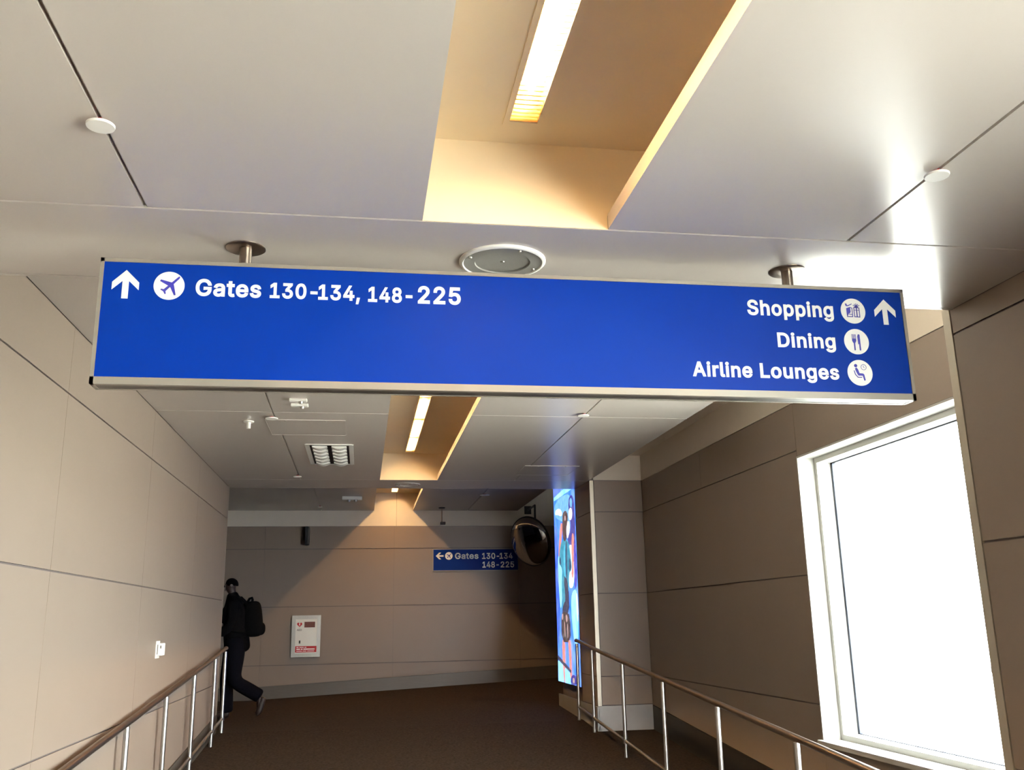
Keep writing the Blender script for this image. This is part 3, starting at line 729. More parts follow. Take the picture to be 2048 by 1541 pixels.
def arrow(cx, cz, s, rot, y, parent, depth=.0012):
    c, q = math.cos(rot), math.sin(rot)
    return flat('arrow', [(cx + s * (x * c - z * q), cz + s * (x * q + z * c)) for x, z in ARW], y, 'sign_white', parent, depth)


arrow(-.8463, 2.3375, 1, 0, FY, sg)
arrow(2.0525, 2.335, 1, 0, FY, sg)
PLANE = [(.036, .0345), (.0325, .036), (.0285, .0325), (.0087, .0124), (-.0288, .0225), (-.0318, .0165), (-.0033, .0), (-.0172, -.0138), (-.0263, -.0122), (-.029, -.0156), (-.0188, -.0218),
         (-.0130, -.0324), (-.0092, -.0306), (-.0108, -.0208), (.0039, -.0043), (.0187, -.0361), (.0247, -.0342), (.0155, .0067), (.0340, .0275)]


def roundel(cx, cz, r, y, parent):
    return flat('roundel', circ(cx, cz, r), y, 'sign_white', parent)


def glyph(parent, cx, cz, s, y, polys):
    b = MB()
    for k, p in enumerate(polys):
        b.prism([(cx + s * x, cz + s * z) for x, z in p], 'y', y - .0008, y)
    return b.build('pictogram', 'picto_blue', parent)


def bar(x0, z0, x1, z1, w):
    dx, dz = x1 - x0, z1 - z0
    L = math.hypot(dx, dz)
    nx, nz = -dz / L * w / 2, dx / L * w / 2
    return [(x0 + nx, z0 + nz), (x1 + nx, z1 + nz), (x1 - nx, z1 - nz), (x0 - nx, z0 - nz)]


PY = FY - .0012
r0 = roundel(-.699, 2.3373, .0528, FY, sg)
glyph(r0, -.699, 2.3373, 1, PY, [PLANE])
RXC = 1.915
r1 = roundel(RXC, 2.3345, .0525, FY, sg)
bag = [[(-.031, .012), (-.013, .018), (-.012, -.004), (-.016, -.011), (-.022, -.012), (-.026, -.022), (-.031, -.022)],
       bar(-.013, .016, -.004, .013, .003), bar(-.0045, .014, -.0045, -.026, .0034), bar(-.031, -.026, -.003, -.026, .0036), bar(-.029, -.010, -.029, -.026, .003), bar(-.022, -.0145, -.004, -.0165, .003),
       [(-.035, .033), (-.028, .033), (-.026, .026), (-.0225, .0255), (-.004, .034), (-.003, .031), (-.022, .021), (-.030, .021), (-.033, .024)],
       bar(.003, .016, .030, .015, .0036), bar(.003, -.026, .030, -.027, .0036), bar(.0045, .016, .0045, -.026, .0034), bar(.0285, .016, .0285, -.027, .0034), bar(.0165, .016, .0165, -.026, .0048), bar(.003, .0045, .030, .0045, .0026),
       [(.008, .016), (.011, .025), (.0165, .028), (.022, .025), (.025, .016)]]
for a in range(-60, 61, 30):
    q = math.radians(a)
    bag.append(bar(.0165 + .008 * math.sin(q), .018 + .008 * math.cos(q), .0165 + .017 * math.sin(q), .018 + .017 * math.cos(q), .003))
glyph(r1, RXC, 2.3345, .92, PY, bag)
r2 = roundel(RXC, 2.2068, .0525, FY, sg)
fork = [bar(-.010, -.006, -.010, -.036, .0056), [(-.0185, .012), (-.0015, .012), (-.0015, .003), (-.006, -.006), (-.014, -.006), (-.0185, .003)]]
for x in (-.0172, -.0124, -.0076, -.0028):
    fork.append(bar(x, .010, x, .030, .0022))
fork += [[(.005, .022), (.008, .030), (.012, .031), (.0155, .028), (.0155, -.034), (.0135, -.037), (.0105, -.036), (.0095, -.034), (.0095, -.009), (.006, -.012)]]
glyph(r2, RXC, 2.2068, 1, PY, fork)
r3 = roundel(RXC, 2.0790, .0525, FY, sg)
seat = [circ(-.016, .0285, .0068, 20), [(-.020, .018), (-.0125, .021), (-.007, .012), (-.003, -.002), (.012, -.003), (.0165, -.007), (.020, -.030), (.014, -.032), (.0095, -.012), (-.008, -.012), (-.013, -.004), (-.0185, .010)],
        bar(-.0245, .009, -.0205, -.008, .0034), bar(-.0212, -.0065, -.010, -.0195, .0034), bar(-.012, -.0185, .006, -.0185, .0034)]
n = 28
for k in range(n):
    a0, a1 = 2 * math.pi * k / n, 2 * math.pi * (k + 1) / n
    seat.append([(.017 + .0118 * math.cos(a0), .023 + .0118 * math.sin(a0)), (.017 + .0118 * math.cos(a1), .023 + .0118 * math.sin(a1)), (.017 + .0102 * math.cos(a1), .023 + .0102 * math.sin(a1)), (.017 + .0102 * math.cos(a0), .023 + .0102 * math.sin(a0))])
seat += [bar(.017, .023, .0165, .030, .0014), bar(.017, .023, .021, .021, .0014)]
glyph(r3, RXC, 2.0790, 1, PY, seat)

# ------------------------------------------------------------------ far sign on the end wall
fs = thing('gate_sign', (1.93, YF - .02, 2.0), 'small blue gate sign on the far wall beside the round mirror', 'sign')
FYF = YF - .022
bevel(MB().box(1.187, 2.68, FYF + .002, YF - .0005, 2.006, 2.388).build('frame', 'sign_frame', fs), .003)
MB().box(1.203, 2.664, FYF, FYF + .004, 2.022, 2.372).build('face', 'sign_blue', fs)
arrow(1.309, 2.2645, 1.25, math.pi / 2, FYF, fs, .002)
r4 = flat('roundel', circ(1.466, 2.2645, .065), FYF, 'sign_white', fs, .002)
glyph(r4, 1.466, 2.2645, 1.22, FYF - .002, [PLANE])
text('lettering', 'Gates', 1.5716, 1.978, 2.211, .104, FYF, W, fs, .002)
text('lettering', '130-134', 2.040, 2.575, 2.208, .102, FYF, W, fs, .002)
text('lettering', '148-', 2.045, 2.330, 2.061, .102, FYF, W, fs, .002)
text('lettering', '225', 2.362, 2.598, 2.061, .102, FYF, W, fs, .002)

# ------------------------------------------------------------------ handrails
PY_ = [11.46, 10.71, 9.44, 8.16, 6.88, 5.60, 4.32]


def rail_z(y):
    return .905 - .0785 * (11.45 - y) + .018 * max(0, 1 - (11.46 - y) / 1.2) * 0.0 + (.012 * sstep((y - 10.2) / 1.2))


def handrail(x, label, y_end, posts):
    t = thing('handrail', (x, 8, floor_z(x, 8)), label, 'handrail', 'steel handrails of the ramp')
    ys = [y_end + i * (11.47 - y_end) / 40 for i in range(41)]
    pts = [(x, y, rail_z(y) - .0) for y in ys]
    MB().tube(pts + [(x, 11.50, rail_z(11.47) - .004)], .0225, 14).build('top_rail', 'dark_steel', t, True)
    pts = [(x, y, floor_z(x, y) + .150) for y in [y_end] + [q for q in ys if q > y_end + .1 and q < 11.47] + [11.475]]
    MB().tube(pts, .016, 12).build('lower_rail', 'steel', t, True)
    h = .885
    me = MB().tube([(0, 0, 0), (0, 0, h)], .019, 14).mesh('post', 'steel', True)
    mc = MB().lathe([(.0195, -.02), (.025, -.018), (.025, .018), (.0195, .02)], (0, 0, .150), n=14).mesh('collar', 'steel', True)
    for y in posts:
        z = floor_z(x, y)
        p = put('post', me, t)
        p.location = (x, y, z - .005)
        c = put('collar', mc, p)
    return t


handrail(-1.525, 'dark steel handrail on posts along the left wall', 3.2, PY_)
handrail(2.60, 'dark steel handrail on posts beside the window bay', 3.2, PY_)

# ------------------------------------------------------------------ small things on the ceilings
def cover_plate(x, y, z, r, label):
    t = thing('sprinkler_cover', (x, y, z), label, 'sprinkler', 'round sprinkler cover plates')
    MB().lathe([(0, .020), (r * .97, .020), (r, .017), (r, .013), (r * .5, .012), (0, .012)], (x, y, z), (0, 0, -1), 36).build('plate', 'white_plastic', t, True)
    MB().lathe([(0, -.004), (r * .32, -.004), (r * .32, .013), (0, .013)], (x, y, z), (0, 0, -1), 20).build('stem', 'red_mark', t, True)


cover_plate(-.735, 2.440, C1, .038, 'white round sprinkler plate in the left groove of the nearest ceiling')
cover_plate(1.767, 2.433, C1, .038, 'white round sprinkler plate in the right groove of the nearest ceiling')
cover_plate(-.735, 7.43, C2, .050, 'white round sprinkler plate touching the access hatch on the middle ceiling')
cover_plate(-.729, 10.47, C2, .045, 'small round sprinkler plate below the louvered light, middle ceiling')
cover_plate(1.74, 7.14, C2, .045, 'round sprinkler plate in the right groove of the middle ceiling')
cover_plate(1.82, 14.0, C3, .075, 'round sprinkler plate on the farthest ceiling, right side')
cover_plate(-.70, 15.5, C3, .04, 'tiny sprinkler plate on the farthest ceiling, left groove')


def speaker(x, y, z, R, label, paint=False):
    t = thing('ceiling_speaker', (x, y, z), label, 'speaker', 'round ceiling speakers')
    MB().lathe([(R, 0), (R, .006), (R * .98, .010), (R * .92, .012), (R * .90, .008), (R * .90, 0)], (x, y, z), (0, 0, -1), 56).build('ring', 'ceiling_paint' if paint else 'white_plastic', t, True)
    MB().lathe([(R * .90, .008), (R * .64, .008), (R * .63, .003), (0, .001)], (x, y, z), (0, 0, -1), 56).build('grille', 'ceiling_paint' if paint else 'grille', t, True)
    for k in range(4):
        a = math.radians(20 + 90 * k)
        MB().lathe([(0, .0135), (.004, .0135), (.006, .011), (.006, .008)], (x + R * .82 * math.cos(a), y + R * .82 * math.sin(a), z), (0, 0, -1), 10).build('screw', 'steel', t, True)
    MB().lathe([(0, .006), (.006, .005), (.008, .002)], (x, y, z), (0, 0, -1), 12).build('badge', 'steel', t, True)


speaker(.513, 3.335, C1, .168, 'round grey ceiling speaker above the hanging blue sign')
speaker(.52, 11.13, C2, .150, 'faint round ceiling speaker past the middle light cove', True)

# twin emergency lamp bars on the middle ceiling
for (y, lab) in ((6.80, 'white emergency light bar nearer the sign, on the middle ceiling'), (6.965, 'white emergency light bar farther from the sign, on the middle ceiling')):
    t = thing('emergency_light', (-.485, y, C2), lab, 'ceiling light', 'pair of white emergency light bars')
    bevel(MB().box(-.553, -.425, y - .022, y + .022, C2 - .022, C2).build('body', 'white_plastic', t), .004)
    MB().lathe([(0, .040), (.012, .037), (.017, .028), (.017, .020)], (-.47, y, C2), (0, 0, -1), 16).build('lamp', 'steel', t, True)

t = thing('sprinkler', (-.935, 7.625, C2), 'white pendant sprinkler head near the left wall on the middle ceiling', 'sprinkler')
MB().lathe([(0, .010), (.036, .010), (.043, .006), (.043, 0)], (-.935, 7.625, C2), (0, 0, -1), 28).build('escutcheon', 'white_plastic', t, True)
MB().lathe([(.018, .008), (.018, .055), (.016, .060), (0, .060)], (-.935, 7.625, C2), (0, 0, -1), 16).build('head', 'white_plastic', t, True)


def hatch(x0, x1, y0, y1, label):
    t = thing('access_hatch', ((x0 + x1) / 2, (y0 + y1) / 2, C2), label, 'hatch', 'flush ceiling access hatches')
    MB().box(x0 + .008, x1 - .008, y0 + .008, y1 - .008, C2 - .0035, C2).build('door', 'ceiling_paint', t)
    f = MB()
    f.box(x0, x1, y0, y0 + .005, C2 - .005, C2).box(x0, x1, y1 - .005, y1, C2 - .005, C2).box(x0, x0 + .005, y0, y1, C2 - .005, C2).box(x1 - .005, x1, y0, y1, C2 - .005, C2)
    f.build('rim', 'ceiling_paint', t)
    for fx in (.25, .75):
        MB().lathe([(0, .008), (.006, .008), (.006, .004)], (x0 + fx * (x1 - x0), y0 + .03, C2), (0, 0, -1), 10).build('latch', 'aed_grey', t, True)


hatch(-.80, -.158, 7.53, 8.15, 'flush white access hatch beside the louvered light on the middle ceiling')
hatch(1.70, 2.30, 9.70, 10.34, 'flush access hatch near the right edge of the middle ceiling')

# louvered two-lamp troffer, switched off
tx0, tx1, ty0, ty1 = -.535, -.115, 8.60, 9.69
t = thing('louver_light', (-.325, 9.14, C2), 'unlit louvered ceiling light with two rows of white blades', 'ceiling light')
f = MB()
fwd = .03
f.box(tx0 - .012, tx0 + fwd, ty0, ty1, C2 - .006, C2).box(tx1 - fwd, tx1 + .012, ty0, ty1, C2 - .006, C2).box(tx0, tx1, ty0 - .012, ty0 + fwd * .8, C2 - .006, C2).box(tx0, tx1, ty1 - fwd * .8, ty1 + .012, C2 - .006, C2)
f.build('frame', 'white_plastic', t)
MB().box(tx0 + fwd, tx1 - fwd, ty0 + fwd * .8, ty1 - fwd * .8, C2 - .003, C2 - .001).build('recess_shade', 'dark', t)  # flat dark sheet painted in for the shade inside the fixture
lx = [(tx0 + .052, -.345), (-.305, tx1 - .052)]
nb = 6
for (a, b2) in lx:
    for k in range(nb):
        yc = ty0 + .10 + k * (ty1 - ty0 - .20) / (nb - 1)
        m = MB()
        N = 8
        vs, fcs = [], []
        for i in range(N + 1):
            s_ = i / N
            x = a + (b2 - a) * s_
            dip = .022 * math.sin(math.pi * s_) + .012
            for (dy, z) in ((-.042, C2 - .004), (.060, C2 - .004), (.030, C2 - dip - .004), (-.042, C2 - dip * .75 - .004)):
                vs.append((x, yc + dy, z))
        for i in range(N):
            for q in range(4):
                fcs.append((i * 4 + q, i * 4 + (q + 1) % 4, (i + 1) * 4 + (q + 1) % 4, (i + 1) * 4 + q))
        fcs += [(3, 2, 1, 0), (N * 4, N * 4 + 1, N * 4 + 2, N * 4 + 3)]
        m.add(vs, fcs).build('louver_blade', 'white_plastic', t)

# emergency light on the farthest ceiling
t = thing('emergency_light', (-.17, 14.33, C3), 'small white emergency light on the farthest ceiling', 'ceiling light')
bevel(MB().box(-.32, -.02, 14.28, 14.38, C3 - .05, C3).build('body', 'white_plastic', t), .008)
for dx in (-.05, .05):
    MB().lathe([(0, .085), (.02, .08), (.028, .06), (.028, .045)], (-.17 + dx, 14.33, C3), (0, 0, -1), 14).build('lamp', 'steel', t, True)

# hanging sensor near the far wall
t = thing('hanging_sensor', (1.31, 15.7, C3), 'small dark sensor hanging on a rod from the farthest ceiling', 'sensor')
MB().lathe([(0, .02), (.05, .016), (.055, 0)], (1.31, 15.7, C3), (0, 0, -1), 20).build('mount', 'dark', t, True)
MB().tube([(1.31, 15.7, C3 - .01), (1.31, 15.7, 2.79)], .010, 8).build('rod', 'dark_steel', t, True)
bevel(MB().box(1.285, 1.37, 15.66, 15.74, 2.755, 2.80).build('head', 'dark', t), .006)

# blade sign seen edge-on on the far wall
t = thing('blade_sign', (-.905, YF - .2, 2.46), 'narrow dark blade sign seen edge-on high on the far wall', 'sign')
MB().box(-.945, -.898, YF - .25, YF - .02, 2.455, 2.752).build('panel', 'dark', t)
MB().box(-.898, -.880, YF - .24, YF - .02, 2.462, 2.745).build('face', 'base_metal', t)
MB().box(-.93, -.89, YF - .03, YF - .001, 2.50, 2.70).build('bracket', 'dark_steel', t)

# ------------------------------------------------------------------ call station on the left wall
t = thing('wall_reader', (XL, 8.0, .93), 'small white card reader box on the left wall above the handrail', 'card reader')
bevel(MB().box(XL - .001, XL + .008, 7.93, 8.05, .925, 1.057).build('back_plate', 'white_plastic', t), .002)
bevel(MB().box(XL + .008, XL + .052, 7.945, 8.035, .945, 1.04).build('box', 'white_plastic', t), .006)
MB().box(XL + .030, XL + .042, 7.9435, 7.9455, 1.0, 1.022).build('lens', 'aed_grey', t)
MB().box(XL + .008, XL + .016, 7.9435, 7.9455, .955, 1.03).build('gap_shade', 'aed_grey', t)  # solid grey strip painted in for the shade behind the box

# ------------------------------------------------------------------ defibrillator cabinet
t = thing('defibrillator_cabinet', (-.885, YF, .658), 'white and steel defibrillator wall cabinet with red heart and red label', 'cabinet')
ax0, ax1, az0, az1 = -1.112, -.656, .658, 1.309
yf = YF - .060
bo = MB().box(ax0, ax1, yf + .012, YF - .0005, az0, az1).build('body', 'steel', t)
f = MB()
f.box(ax0 - .004, ax0 + .052, yf, yf + .014, az0 - .004, az1 + .004).box(ax1 - .052, ax1 + .004, yf, yf + .014, az0 - .004, az1 + .004)
f.box(ax0 + .052, ax1 - .052, yf, yf + .014, az0 - .004, az0 + .050).box(ax0 + .052, ax1 - .052, yf, yf + .014, az1 - .052, az1 + .004)
f.build('frame', 'steel', t)
dr = MB().box(-1.055, -.712, yf + .003, yf + .012, .713, 1.252).build('door', 'aed_door', t)
yd = yf + .003
heart = []
for k in range(40):
    a = 2 * math.pi * k / 40
    hx = 16 * math.sin(a) ** 3
    hz = 13 * math.cos(a) - 5 * math.cos(2 * a) - 2 * math.cos(3 * a) - math.cos(4 * a)
    heart.append((-.992 + hx * .0026, 1.168 + hz * .0026))
h = flat('heart', heart, yd, 'red', dr, .002)
flat('bolt', [(-.992, 1.196), (-1.003, 1.165), (-.993, 1.165), (-.998, 1.138), (-.980, 1.172), (-.990, 1.172), (-.981, 1.196)], yd - .002, 'sign_white', h, .001)
text('lettering', 'AED', -1.034, -.955, 1.066, .033, yd, 'aed_grey', dr, .002)
flat('display', [(-.915, 1.120), (-.744, 1.120), (-.744, 1.210), (-.915, 1.210)], yd, 'display_red', dr, .002)
MB().box(-1.039, -.970, yd - .004, yd, .866, .917).build('latch', 'aed_door', dr)
MB().box(-.995, -.970, yd - .006, yd - .003, .868, .915).build('latch_slot', 'dark', dr)
lb = flat('red_label', [(-1.050, .727), (-.710, .727), (-.710, .826), (-1.050, .826)], yd, 'red', dr, .002)
for (z, xa, hh, words) in ((.806, -1.03, .010, (.035, .07, .03)), (.778, -1.03, .016, (.06, .028, .18)), (.748, -1.03, .008, (.09, .06, .11))):
    x = xa
    for wd in words:
        MB().box(x, x + wd, yd - .0032, yd - .002, z - hh / 2, z + hh / 2).build('print_line', 'sign_white', lb)
        x += wd + .012

# ------------------------------------------------------------------ convex mirror
mc = Vector((2.735, 15.25, 2.432))
md = Vector((-.74, -.60, -.28)).normalized()
R0 = .405
t = thing('convex_mirror', (mc.x, mc.y, mc.z), 'round convex safety mirror at the far right corner', 'mirror')
prof = [(R0 * math.sin(k / 12 * math.pi / 2), .11 * math.cos(k / 12 * math.pi / 2)) for k in range(12, -1, -1)]
MB().lathe(prof, mc, md, 56).build('dome', 'mirror', t, True)
MB().lathe([(R0 - .01, .006), (R0 + .012, .006), (R0 + .014, -.012), (R0 * .9, -.025), (0, -.03)], mc, md, 56).build('rim', 'dark', t, True)
bk = mc - md * .03
MB().tube([bk, bk + Vector((.06, .10, .10)), (2.86, 15.45, 2.75), (2.86, 15.45, 3.05), (2.86, YF - .01, 3.05)], .018, 10).build('bracket', 'dark', t, True)
MB().box(2.80, 2.92, YF - .016, YF - .005, 2.98, 3.12).build('wall_plate', 'dark', t)

# ------------------------------------------------------------------ backlit poster
t = thing('lightbox_poster', (XR, 12.17, .37), 'tall backlit blue poster on the pillar showing a child from behind', 'poster')
PX = 2.648
MB().box(PX + .002, XR + .012, 11.507, 12.845, .366, 3.02).build('box', 'trim_metal', t)
PB = dict(sky=(16, 100, 225), pale=(110, 176, 240), white=(246, 250, 255), beam=(110, 184, 246), deep=(4, 70, 200), hair=(66, 28, 30), skin=(226, 138, 128), teal=(22, 146, 176), dteal=(10, 70, 110), lteal=(70, 190, 225), navy=(16, 24, 72),
          indigo=(48, 40, 150), shorts=(48, 22, 30), sand=(190, 150, 150), purple=(74, 60, 190), face=(250, 240, 244))
for k, c in PB.items():
    emat('print_' + k, c, AD if k in ('sky', 'pale', 'deep') else AD * .55, var=.16 if k in ('sky', 'pale', 'deep') else .18, scale=5 if k in ('sky', 'pale', 'deep') else 14)
layer = [0]


def pr(key, pts, name='print'):
    layer[0] += 1
    x = PX - .0004 * layer[0]
    o = MB().prism([(max(11.512, min(12.84, y)), max(.371, min(3.015, z))) for y, z in pts], 'x', x, PX + .001).build(name, 'print_' + key, t)
    return o


def smooth_poly(pts, it=2):
    for _ in range(it):
        q = []
        for i in range(len(pts)):
            a, c = pts[i], pts[(i + 1) % len(pts)]
            q += [(a[0] * .75 + c[0] * .25, a[1] * .75 + c[1] * .25), (a[0] * .25 + c[0] * .75, a[1] * .25 + c[1] * .75)]
        pts = q
    return pts


pr('sky', [(11.511, .370), (12.841, .370), (12.841, 3.016), (11.511, 3.016)], 'print_sheet')
for key, sm, pts in (
    ('deep', 0, [(12.84, 3.015), (12.0, 3.015), (12.35, 2.86), (12.84, 2.84)]),
    ('pale', 0, [(12.817, 2.828), (11.523, 2.90), (11.52, 2.80), (12.823, 2.783)]),
    ('beam', 2, [(12.82, 2.75), (11.9, 2.80), (11.6, 2.6), (11.9, 2.3), (12.3, 2.45), (12.8, 2.55)]),
    ('white', 1, [(12.719, 2.646), (12.452, 2.644), (12.276, 2.565), (12.331, 2.514), (12.607, 2.573), (12.753, 2.58)]),
    ('deep', 2, [(12.84, 2.45), (12.62, 2.4), (12.66, 1.8), (12.6, 1.3), (12.7, .9), (12.84, .8)]),
    ('pale', 2, [(12.64, 2.05), (12.398, 1.93), (12.436, 1.668), (12.50, 1.35), (12.60, 1.30), (12.65, 1.75)]),
    ('pale', 2, [(11.876, 1.50), (11.534, 1.55), (11.528, .958), (11.742, .776), (11.928, 1.228)]),
    ('white', 2, [(11.60, 1.50), (11.53, 1.45), (11.53, 1.1), (11.60, 1.2)]),
    ('purple', 1, [(11.61, 2.20), (11.519, 2.10), (11.519, 1.602), (11.66, 1.52), (11.652, 1.828), (11.70, 2.008)]),
    ('indigo', 1, [(11.879, 2.669), (11.717, 2.741), (11.58, 2.676), (11.55, 2.539), (11.53, 2.267), (11.57, 2.089), (11.712, 2.1), (11.861, 2.094), (12.001, 2.161), (11.927, 2.219), (11.811, 2.273), (11.774, 2.379), (11.852, 2.424)]),
    ('beam', 2, [(11.80, 2.67), (11.70, 2.70), (11.63, 2.63), (11.68, 2.56), (11.78, 2.58)]),
    ('face', 2, [(11.853, 2.554), (11.722, 2.575), (11.649, 2.502), (11.682, 2.424), (11.813, 2.401), (11.889, 2.465)]),
    ('face', 1, [(11.98, 2.42), (11.86, 2.40), (11.85, 2.30), (11.99, 2.17), (12.05, 2.28)]),
    ('white', 2, [(11.93, 2.10), (11.757, 2.10), (11.645, 1.872), (11.714, 1.566), (11.988, 1.549), (11.956, 1.755), (11.80, 1.82)]),
    ('skin', 1, [(12.414, 2.426), (12.296, 2.433), (12.285, 2.356), (12.42, 2.161), (12.54, 1.98), (12.60, 2.03)]),
    ('skin', 1, [(11.712, 2.25), (11.60, 2.20), (11.65, 2.008), (11.70, 1.66), (11.815, 1.70), (11.754, 1.834), (11.762, 2.05)]),
    ('teal', 1, [(12.335, 2.20), (12.109, 2.20), (11.92, 2.14), (11.805, 1.909), (11.79, 1.78), (11.955, 1.75), (11.99, 1.675), (12.05, 1.45), (12.10, 1.25), (12.46, 1.24), (12.43, 1.5), (12.41, 1.685), (12.36, 1.83), (12.56, 1.90), (12.51, 2.068)]),
    ('dteal', 1, [(12.10, 2.18), (12.02, 2.15), (12.02, 1.9), (12.10, 1.55), (12.15, 1.75)]),
    ('lteal', 1, [(12.20, 2.14), (12.14, 2.12), (12.19, 1.8), (12.08, 1.60), (12.22, 1.68), (12.28, 1.85)]),
    ('dteal', 1, [(11.93, 1.95), (11.81, 1.90), (11.80, 1.79), (11.95, 1.76)]),
    ('dteal', 1, [(12.50, 2.0), (12.42, 1.95), (12.43, 1.87), (12.55, 1.90)]),
    ('navy', 1, [(12.28, 1.74), (12.10, 1.68), (12.03, 1.604), (12.02, 1.23), (12.45, 1.235), (12.40, 1.319), (12.30, 1.385), (12.20, 1.40)]),
    ('hair', 1, [(12.235, 2.54), (12.05, 2.575), (11.93, 2.498), (11.955, 2.399), (12.05, 2.325), (12.05, 2.19), (12.154, 2.16), (12.27, 2.239), (12.252, 2.428)]),
    ('sand', 2, [(12.12, 2.50), (12.03, 2.50), (12.02, 2.44), (12.11, 2.43)]),
    ('skin', 1, [(12.505, .91), (12.341, .91), (12.38, .571), (12.35, .372), (12.441, .372), (12.499, .613)]),
    ('skin', 1, [(12.135, .91), (12.00, .91), (11.985, .678), (11.997, .44), (12.069, .45), (12.095, .72)]),
    ('navy', 0, [(12.808, .703), (11.992, .542), (11.997, .506), (12.806, .65)]),
    ('shorts', 1, [(12.51, 1.25), (12.238, 1.27), (11.99, 1.22), (11.99, .88), (12.51, .88)]),
    ('sand', 1, [(12.47, 1.23), (12.36, 1.25), (12.38, 1.17), (12.46, 1.16)]),
    ('sand', 1, [(12.22, 1.24), (12.10, 1.21), (12.12, 1.14), (12.20, 1.13)]),
    ('sand', 1, [(12.32, 1.12), (12.28, 1.15), (12.27, 1.0), (12.30, .93)]),
    ('sand', 1, [(12.14, 1.1), (12.10, 1.12), (12.10, .96), (12.14, .92)]),
    ('pale', 0, [(12.784, .631), (12.50, .58), (12.50, .372), (12.80, .372)]),
    ('pale', 0, [(12.36, .55), (12.09, .50), (12.07, .372), (12.36, .372)]),
    ('indigo', 2, [(12.005, .46), (11.87, .503), (11.707, .476), (11.70, .38), (12.03, .372)]),
    ('sand', 2, [(11.90, .46), (11.80, .46), (11.80, .40), (11.90, .40)]),
):
    pr(key, smooth_poly(pts, sm) if sm else pts)

# ------------------------------------------------------------------ person walking out of view
PYW = 13.15


def skin_mesh(name, verts, edges, radii, material, sub=2, root=0):
    me = bpy.data.meshes.new(name)
    me.from_pydata(verts, edges, [])
    o = bpy.data.objects.new(name, me)
    COL.objects.link(o)
    md = o.modifiers.new('skin', 'SKIN')
    md.use_smooth_shade = True
    if not me.skin_vertices:
        bpy.context.view_layer.objects.active = o
        bpy.context.view_layer.update()
    for i, r in enumerate(radii):
        sv = me.skin_vertices[0].data[i]
        sv.radius = r if isinstance(r, tuple) else (r, r)
        sv.use_root = (i == root)
    sb = o.modifiers.new('sub', 'SUBSURF')
    sb.levels = sub
    sb.render_levels = sub
    dg = bpy.context.evaluated_depsgraph_get()
    dg.update()
    m2 = bpy.data.meshes.new_from_object(o.evaluated_get(dg))
    bpy.data.objects.remove(o)
    m2.name = name
    m2.materials.clear()
    m2.materials.append(MATS[material])
    for p in m2.polygons:
        p.use_smooth = True
    return m2


def chain(spec):
    """spec: dict name -> (x, dy, z, r, parent)"""
    names = list(spec)
    vs = [(spec[n][0], PYW + spec[n][1], spec[n][2]) for n in names]
    es = [(names.index(spec[n][4]), i) for i, n in enumerate(names) if spec[n][4]]
    rs = [spec[n][3] for n in names]
    return vs, es, rs


pn = thing('person', (-1.63, PYW, 0), 'person in dark clothes with backpack striding left behind the corner', 'person')
body = dict(
    pelvis=(-1.63, 0, .93, .115, None), waist=(-1.655, 0, 1.08, .115, 'pelvis'), chest=(-1.665, 0, 1.30, .125, 'waist'), upper=(-1.665, 0, 1.45, .105, 'chest'), neck=(-1.695, 0, 1.55, .052, 'upper'), throat=(-1.705, 0, 1.60, .052, 'neck'),
    jaw=(-1.735, 0, 1.645, .072, 'throat'), skull=(-1.730, 0, 1.700, .086, 'jaw'), crown=(-1.725, 0, 1.738, .055, 'skull'),
    lsh=(-1.655, -.17, 1.45, .062, 'upper'), lel=(-1.655, -.235, 1.18, .045, 'lsh'), lwr=(-1.83, -.20, 1.04, .030, 'lel'), lhand=(-1.895, -.195, 1.01, .030, 'lwr'),
    rsh=(-1.665, .17, 1.45, .062, 'upper'), rel=(-1.72, .225, 1.18, .045, 'rsh'), rwr=(-1.90, .19, 1.06, .030, 'rel'), rhand=(-1.965, .185, 1.03, .030, 'rwr'),
    lhip=(-1.625, -.09, .86, .088, 'pelvis'), lknee=(-1.625, -.09, .47, .058, 'lhip'), lcalf=(-1.50, -.09, .395, .056, 'lknee'), lank=(-1.285, -.09, .265, .042, 'lcalf'), lball=(-1.275, -.09, .08, .036, 'lank'), ltoe=(-1.315, -.09, .035, .026, 'lball'),
    rhip=(-1.64, .09, .86, .088, 'pelvis'), rknee=(-1.74, .09, .47, .058, 'rhip'), rcalf=(-1.725, .09, .34, .052, 'rknee'), rank=(-1.715, .09, .085, .040, 'rcalf'), rball=(-1.81, .09, .035, .034, 'rank'), rtoe=(-1.865, .09, .028, .026, 'rball'))
for side, w, d in (('l', (-1.895, -.195, 1.01), Vector((-.93, 0, -.36))), ('r', (-1.965, .185, 1.03), Vector((-.93, 0, -.36)))):
    d.normalize()
    nrm = Vector((d.z, 0, -d.x))
    for k, (off, L) in enumerate(((-.028, .075), (-.009, .085), (.010, .080), (.028, .062))):
        base = Vector(w) + d * .035 + nrm * off
        tip1 = base + d * L * .55
        tip2 = tip1 + d * L * .4 + Vector((0, .018 if side == 'l' else -.018, 0))
        body['%sf%da' % (side, k)] = (base.x, base.y, base.z, .010, side + 'hand')
        body['%sf%db' % (side, k)] = (tip1.x, tip1.y, tip1.z, .009, '%sf%da' % (side, k))
        body['%sf%dc' % (side, k)] = (tip2.x, tip2.y, tip2.z, .007, '%sf%db' % (side, k))
    tb = Vector(w) + nrm * -.036
    tt = tb + d * .045 + nrm * -.022
    body[side + 'th1'] = (tb.x, tb.y, tb.z, .011, side + 'hand')
    body[side + 'th2'] = (tt.x, tt.y, tt.z, .009, side + 'th1')
for k in list(body):
    v = body[k]
    body[k] = (v[0], v[1] - PYW if abs(v[1]) > 5 else v[1], v[2], v[3], v[4])
v, e, r = chain(body)
put('body', skin_mesh('body', v, e, r, 'skin'), pn)
